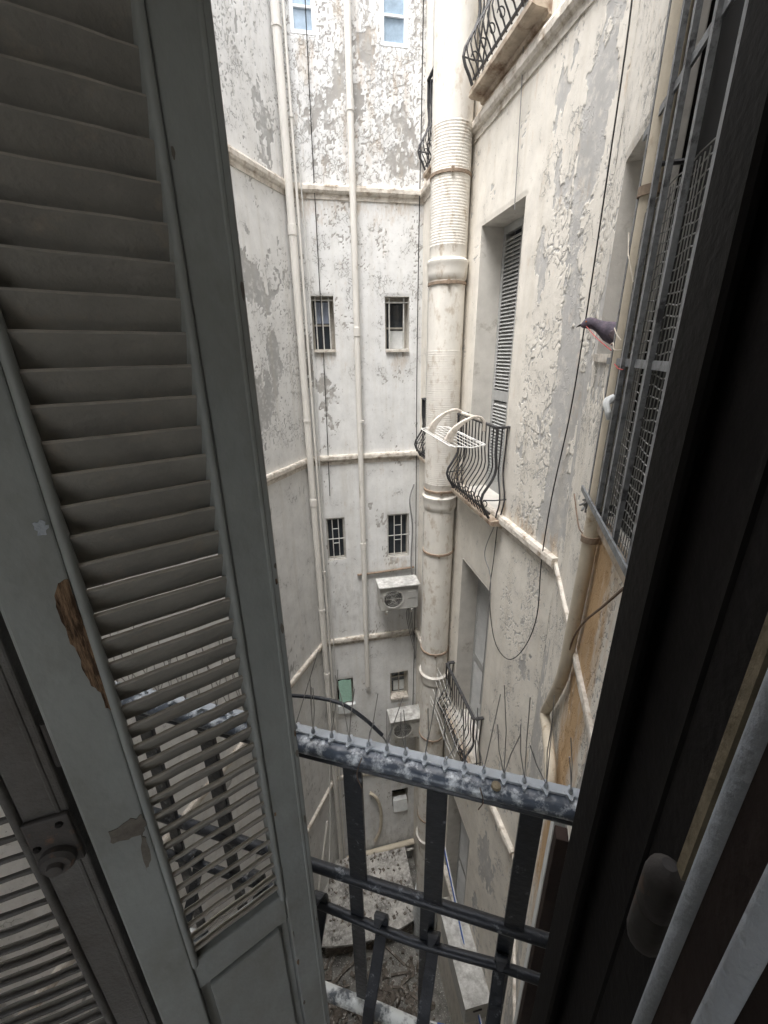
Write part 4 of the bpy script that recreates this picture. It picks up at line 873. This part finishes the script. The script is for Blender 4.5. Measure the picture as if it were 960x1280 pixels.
# ================================================================== LEFT FOLDING SHUTTER (two hinged panels)
SCL = 1.16
A1 = R(64.8); LD = np.array([math.sin(A1), math.cos(A1), 0.]); LM = np.array([math.cos(A1), -math.sin(A1), 0.])
e0 = ray(316, 441); E0 = e0/np.linalg.norm(e0[:2])*.5*SCL; E0[2] = 0
def panel(E, d, nm, width, label, slat_tilt_d=.030, slat_h=.0435, pitch=.0348, zt=1.0, zb=-1.72, z_mid=-1.02, pm='shutter_paint', sm_='slat_paint', tk=.018, stl=.054*SCL, str_=.055*SCL, warp=0.):
    """E = point on the inner face at the right-hand edge, d = direction of the panel (towards that edge), nm = normal towards the room"""
    root = thing('folding_shutter', E-d*width/2+UP*zb, label, 'shutter', 'folding louvred shutter of our window')
    P = lambda s, o, z: E+d*s+nm*o+UP*z          # s<0 inside the panel, o = towards the room from the inner face
    a0, a1 = -width, 0.
    def stile(s0, s1, nmz):
        MB().box(P((s0+s1)/2, -tk, (zt+zb)/2), d*(s1-s0)/2, nm*tk, UP*(zt-zb)/2).build(nmz, M[pm], root, bevel=.003)
    stile(a1-stl, a1, 'stile'); stile(a0, a0+str_, 'stile')
    MB().tube([P(a1-.012, -.0015, zb), P(a1-.012, -.0015, zt)], .0038, 8).build('edge_moulding', M[pm], root, True)
    s0, s1 = a0+str_, a1-stl
    for s, sg in ((s0, 1), (s1, -1)):            # rounded beads along the louvre opening
        q = [(sg*.0055*(1-math.cos(t_)), .0065*math.sin(t_)-.001) for t_ in np.linspace(0, math.pi, 9)]
        MB().prism([(x_, y_) for x_, y_ in q]+[(sg*.011, -.03), (0, -.03)], P(s, 0, z_mid), d, nm, UP, zt-z_mid-.02).build('bead', M[pm], root, True)
    for (z0, z1, nmz) in ((z_mid-.085, z_mid, 'rail'), (zt-.09, zt, 'rail'), (zb, zb+.10, 'rail')):
        MB().box(P((s0+s1)/2, -tk-.002, (z0+z1)/2), d*((s1-s0)/2-.0006), nm*(tk-.003), UP*(z1-z0)/2).build(nmz, M[pm], root, bevel=.003)
    # lower solid panel with a raised field
    MB().box(P((s0+s1)/2, -tk-.008, (zb+.10+z_mid-.085)/2), d*((s1-s0)/2-.001), nm*.008, UP*((z_mid-.085-zb-.10)/2-.001)).build('lower_panel', M[pm], root)
    MB().box(P((s0+s1)/2, -tk+.004, (zb+.10+z_mid-.085)/2), d*((s1-s0)/2-.018), nm*.006, UP*((z_mid-.085-zb-.10)/2-.022)).build('raised_field', M[pm], root, bevel=.004)
    # louvre slats, each one its own piece
    hd_, hh_ = slat_tilt_d/2, slat_h/2; ch = math.hypot(hd_, hh_); ex = (nm*hd_+UP*hh_)/ch; ey = np.cross(d, ex); th_ = .0036
    prof = [(-ch, -th_*.4), (-ch*.93, -th_), (ch*.84, -th_), (ch*.95, -th_*.7), (ch, 0), (ch*.95, th_*.7), (ch*.84, th_), (-ch*.93, th_), (-ch, th_*.4)]
    z = z_mid+.014; me0 = None; mid_s = (s0+s1)/2; n = 0
    while z < zt-.11:
        if me0 is None:
            b_ = MB(); ls = (s1-s0)-.006; V = []; F = []; ns = 6
            for i in range(ns+1):
                ss = -ls/2+ls*i/ns; wv = .0006*math.sin(i*2.1)
                for x_, y_ in prof: V.append(P(mid_s+ss, -tk, z)+ex*(x_+wv)+ey*(y_+wv))
            m_ = len(prof)
            for i in range(ns):
                for k_ in range(m_): F.append((i*m_+k_, i*m_+(k_+1) % m_, (i+1)*m_+(k_+1) % m_, (i+1)*m_+k_))
            F += [tuple(range(m_)), tuple(range(ns*m_, (ns+1)*m_))[::-1]]
            sl0 = b_.add(V, F).build('slat', M[sm_], root, True); me0 = sl0
            c0 = Vector(P(mid_s, -tk, z)); c0.z += H; base = Vector(sl0['_b']); sl0.data.transform(Matrix.Translation(-(c0-base)))
            sl0.location = c0-base; loc0 = sl0.location.copy()
        else:
            o = sl0.copy(); COL.objects.link(o); o.parent = root; o.location = loc0+Vector((0, 0, pitch*n+random.uniform(-.0008, .0008)))
            ax = Vector(d); an = random.gauss(0, .018); o.rotation_mode = 'QUATERNION'
            o.rotation_quaternion = Matrix.Rotation(an, 3, ax).to_quaternion() @ Matrix.Rotation(random.gauss(0, .004), 3, Vector(nm)).to_quaternion()
        n += 1; z += pitch
    return root, P
W1 = .262*SCL
p1, P1 = panel(E0, LD, LM, W1, 'grey green louvred shutter panel with bare wood chip on its stile')
# bare wood where the paint came off, following the photo on the stile's face
cE = float(E0@LM)
def ragged(pts, amp, k=4):
    out = []
    for i, p in enumerate(pts):
        q = pts[(i+1) % len(pts)]
        for j in range(k): out.append((p[0]+(q[0]-p[0])*j/k+random.uniform(-amp, amp), p[1]+(q[1]-p[1])*j/k+random.uniform(-amp, amp)))
    return out
def on1(x, y, o=.0): return onP(x, y, LM, cE+o)
chip = [(72, 730), (84, 723), (93, 750), (105, 780), (116, 806), (128, 830), (140, 852), (144, 872), (141, 888), (132, 884), (126, 866), (115, 858), (108, 845), (102, 832), (95, 812), (89, 804), (84, 788), (78, 778), (72, 764), (69, 745)]
MB().flat([on1(*p, .0004) for p in ragged(chip, 1.3, 3)], LM, .0009).build('bare_wood_patch', M['bare_wood'], p1, label='brown bare wood where paint has chipped off')
for k, sc in enumerate(([(137, 1040), (160, 1026), (178, 1018), (183, 1030), (178, 1042), (160, 1048), (140, 1056)], [(175, 1042), (183, 1046), (188, 1075), (182, 1088), (178, 1062)], [(41, 655), (50, 650), (60, 657), (58, 667), (47, 668)])):
    MB().flat([on1(*p, .0003) for p in ragged(sc, 1.8, 4)], LM, .0007).build('scuff_mark', M['scuff' if k < 2 else 'bead_grey'], p1)
for k in range(16):                              # paint knocked off along the edges of the stiles
    x_ = random.choice((-.0035, -.058, -W1+.004, -.0045)); z_ = random.uniform(-1.5, .2); h_ = random.uniform(.004, .016); w_ = random.uniform(.0012, .0032)
    pts = [P1(x_+w_*math.cos(a)*random.uniform(.6, 1.2), .0003, z_+h_*math.sin(a)*random.uniform(.6, 1.2)) for a in np.linspace(0, 2*math.pi, 11, endpoint=False)]
    MB().flat(pts, LM, .0006).build('paint_chip', M['scuff' if k % 3 else 'bare_wood'], p1)
# second panel, folded towards the room
A2 = R(81.3); LD2 = np.array([math.sin(A2), math.cos(A2), 0.]); LM2 = np.array([math.cos(A2), -math.sin(A2), 0.])
J = E0-LD*(W1+.010)-LM*.012
p2, P2 = panel(J, LD2, LM2, .30, 'shade-toned louvred shutter panel with worn latch, hinged at the window jamb', slat_tilt_d=.024, slat_h=.030, z_mid=-1.10, str_=.06, stl=.052, pm='shutter_shaded', sm_='shutter_shaded')
hg = MB().box(P2(-.026, .004, -.60), LD2*.026, LM2*.004, UP*.045).build('latch_plate', M['hinge'], p2, bevel=.003)
MB().lathe([(.021, 0), (.021, .008), (.017, .013), (.010, .014), (.009, .020), (.002, .022)], P2(-.026, .008, -.625), LM2, 20).build('latch_knob', M['hinge'], hg, True)
for zz in (-.568, -.60): MB().lathe([(.005, 0), (.004, .003), (.001, .004)], P2(-.012 if zz > -.59 else -.044, .008, zz), LM2, 8).build('screw', M['dark_wood'], hg)
for zz in (.4, -.45, -1.3): MB().tube([P2(.006, -.008, zz-.035), P2(.006, -.008, zz+.035)], .006, 8).build('hinge_knuckle', M['hinge'], p2, True)

# ================================================================== RIGHT: OPEN SHUTTER AND WINDOW JAMB
ea = ray(840, 441); az = (ea@T)/(ea@N)
FE = L(az*.46, .46, 0); HE = L(.158, .235, 0)
d3 = FE-HE; W3 = np.linalg.norm(d3); d3 /= W3; n3 = np.cross(UP, d3); n3 = n3 if n3@T < 0 else -n3
rs = thing('folding_shutter', (FE+HE)/2+UP*-1.72, 'almost black shutter panel folded open beside the window jamb', 'shutter')
Q = lambda s, o, z: HE+d3*s+n3*o+UP*z
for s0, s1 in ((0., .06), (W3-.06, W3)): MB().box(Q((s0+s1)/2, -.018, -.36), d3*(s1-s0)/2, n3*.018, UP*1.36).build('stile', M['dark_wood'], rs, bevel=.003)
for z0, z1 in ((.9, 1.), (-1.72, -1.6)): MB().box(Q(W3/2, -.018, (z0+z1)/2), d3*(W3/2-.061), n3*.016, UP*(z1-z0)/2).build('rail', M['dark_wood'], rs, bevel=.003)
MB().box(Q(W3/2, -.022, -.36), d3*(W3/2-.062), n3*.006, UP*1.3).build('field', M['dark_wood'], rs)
for s in (.062, W3-.062): MB().tube([Q(s, -.004, -1.55), Q(s, -.004, .88)], .007, 8).build('bead', M['dark_wood'], rs, True)
# jamb
jr = thing('window_frame', L(.2, .03, OZ0), 'dark brown window jamb with worn grey rounded edges and hinge', 'window frame')
zc, zh = (OZ0+OZ1)/2, (OZ1-OZ0)/2-.003
def az_at(px_, py_, v): q = onP(px_, py_, N, v); return float(q@T)
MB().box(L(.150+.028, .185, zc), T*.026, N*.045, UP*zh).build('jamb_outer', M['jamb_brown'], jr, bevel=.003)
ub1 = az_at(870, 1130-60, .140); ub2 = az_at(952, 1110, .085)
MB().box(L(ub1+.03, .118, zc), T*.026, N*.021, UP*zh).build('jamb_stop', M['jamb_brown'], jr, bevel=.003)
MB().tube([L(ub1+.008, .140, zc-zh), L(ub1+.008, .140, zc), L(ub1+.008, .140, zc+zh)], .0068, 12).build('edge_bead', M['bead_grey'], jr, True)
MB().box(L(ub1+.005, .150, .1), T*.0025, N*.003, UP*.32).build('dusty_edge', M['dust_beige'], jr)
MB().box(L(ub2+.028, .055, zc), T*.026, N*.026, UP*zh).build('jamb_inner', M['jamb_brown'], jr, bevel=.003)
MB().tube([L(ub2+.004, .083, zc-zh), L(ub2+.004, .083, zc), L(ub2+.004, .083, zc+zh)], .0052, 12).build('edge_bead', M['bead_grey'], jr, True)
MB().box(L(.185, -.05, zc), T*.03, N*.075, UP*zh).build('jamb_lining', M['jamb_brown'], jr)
hv = .205; hu = az_at(810, 1130, hv); hz = float(onP(810, 1130, N, hv)[2])
hk = MB().lathe([(.004, -.042), (.010, -.036), (.0115, -.028), (.0115, -.002), (.0105, 0), (.0115, .002), (.0115, .028), (.010, .036), (.004, .042)], L(hu+.004, hv, hz), seg=16).build('hinge_knuckle', M['hinge'], jr, True)
for sg in (-1, 1): MB().box(L(hu+.014, hv-.006, hz+sg*.012), T*.012, N*.002, UP*.009).build('hinge_leaf', M['hinge'], hk)

for o in bpy.data.objects:
    if '_b' in o: del o['_b']
print('objects', len(bpy.data.objects), 'tris', sum(len(p.vertices)-2 for me in bpy.data.meshes for p in me.polygons))
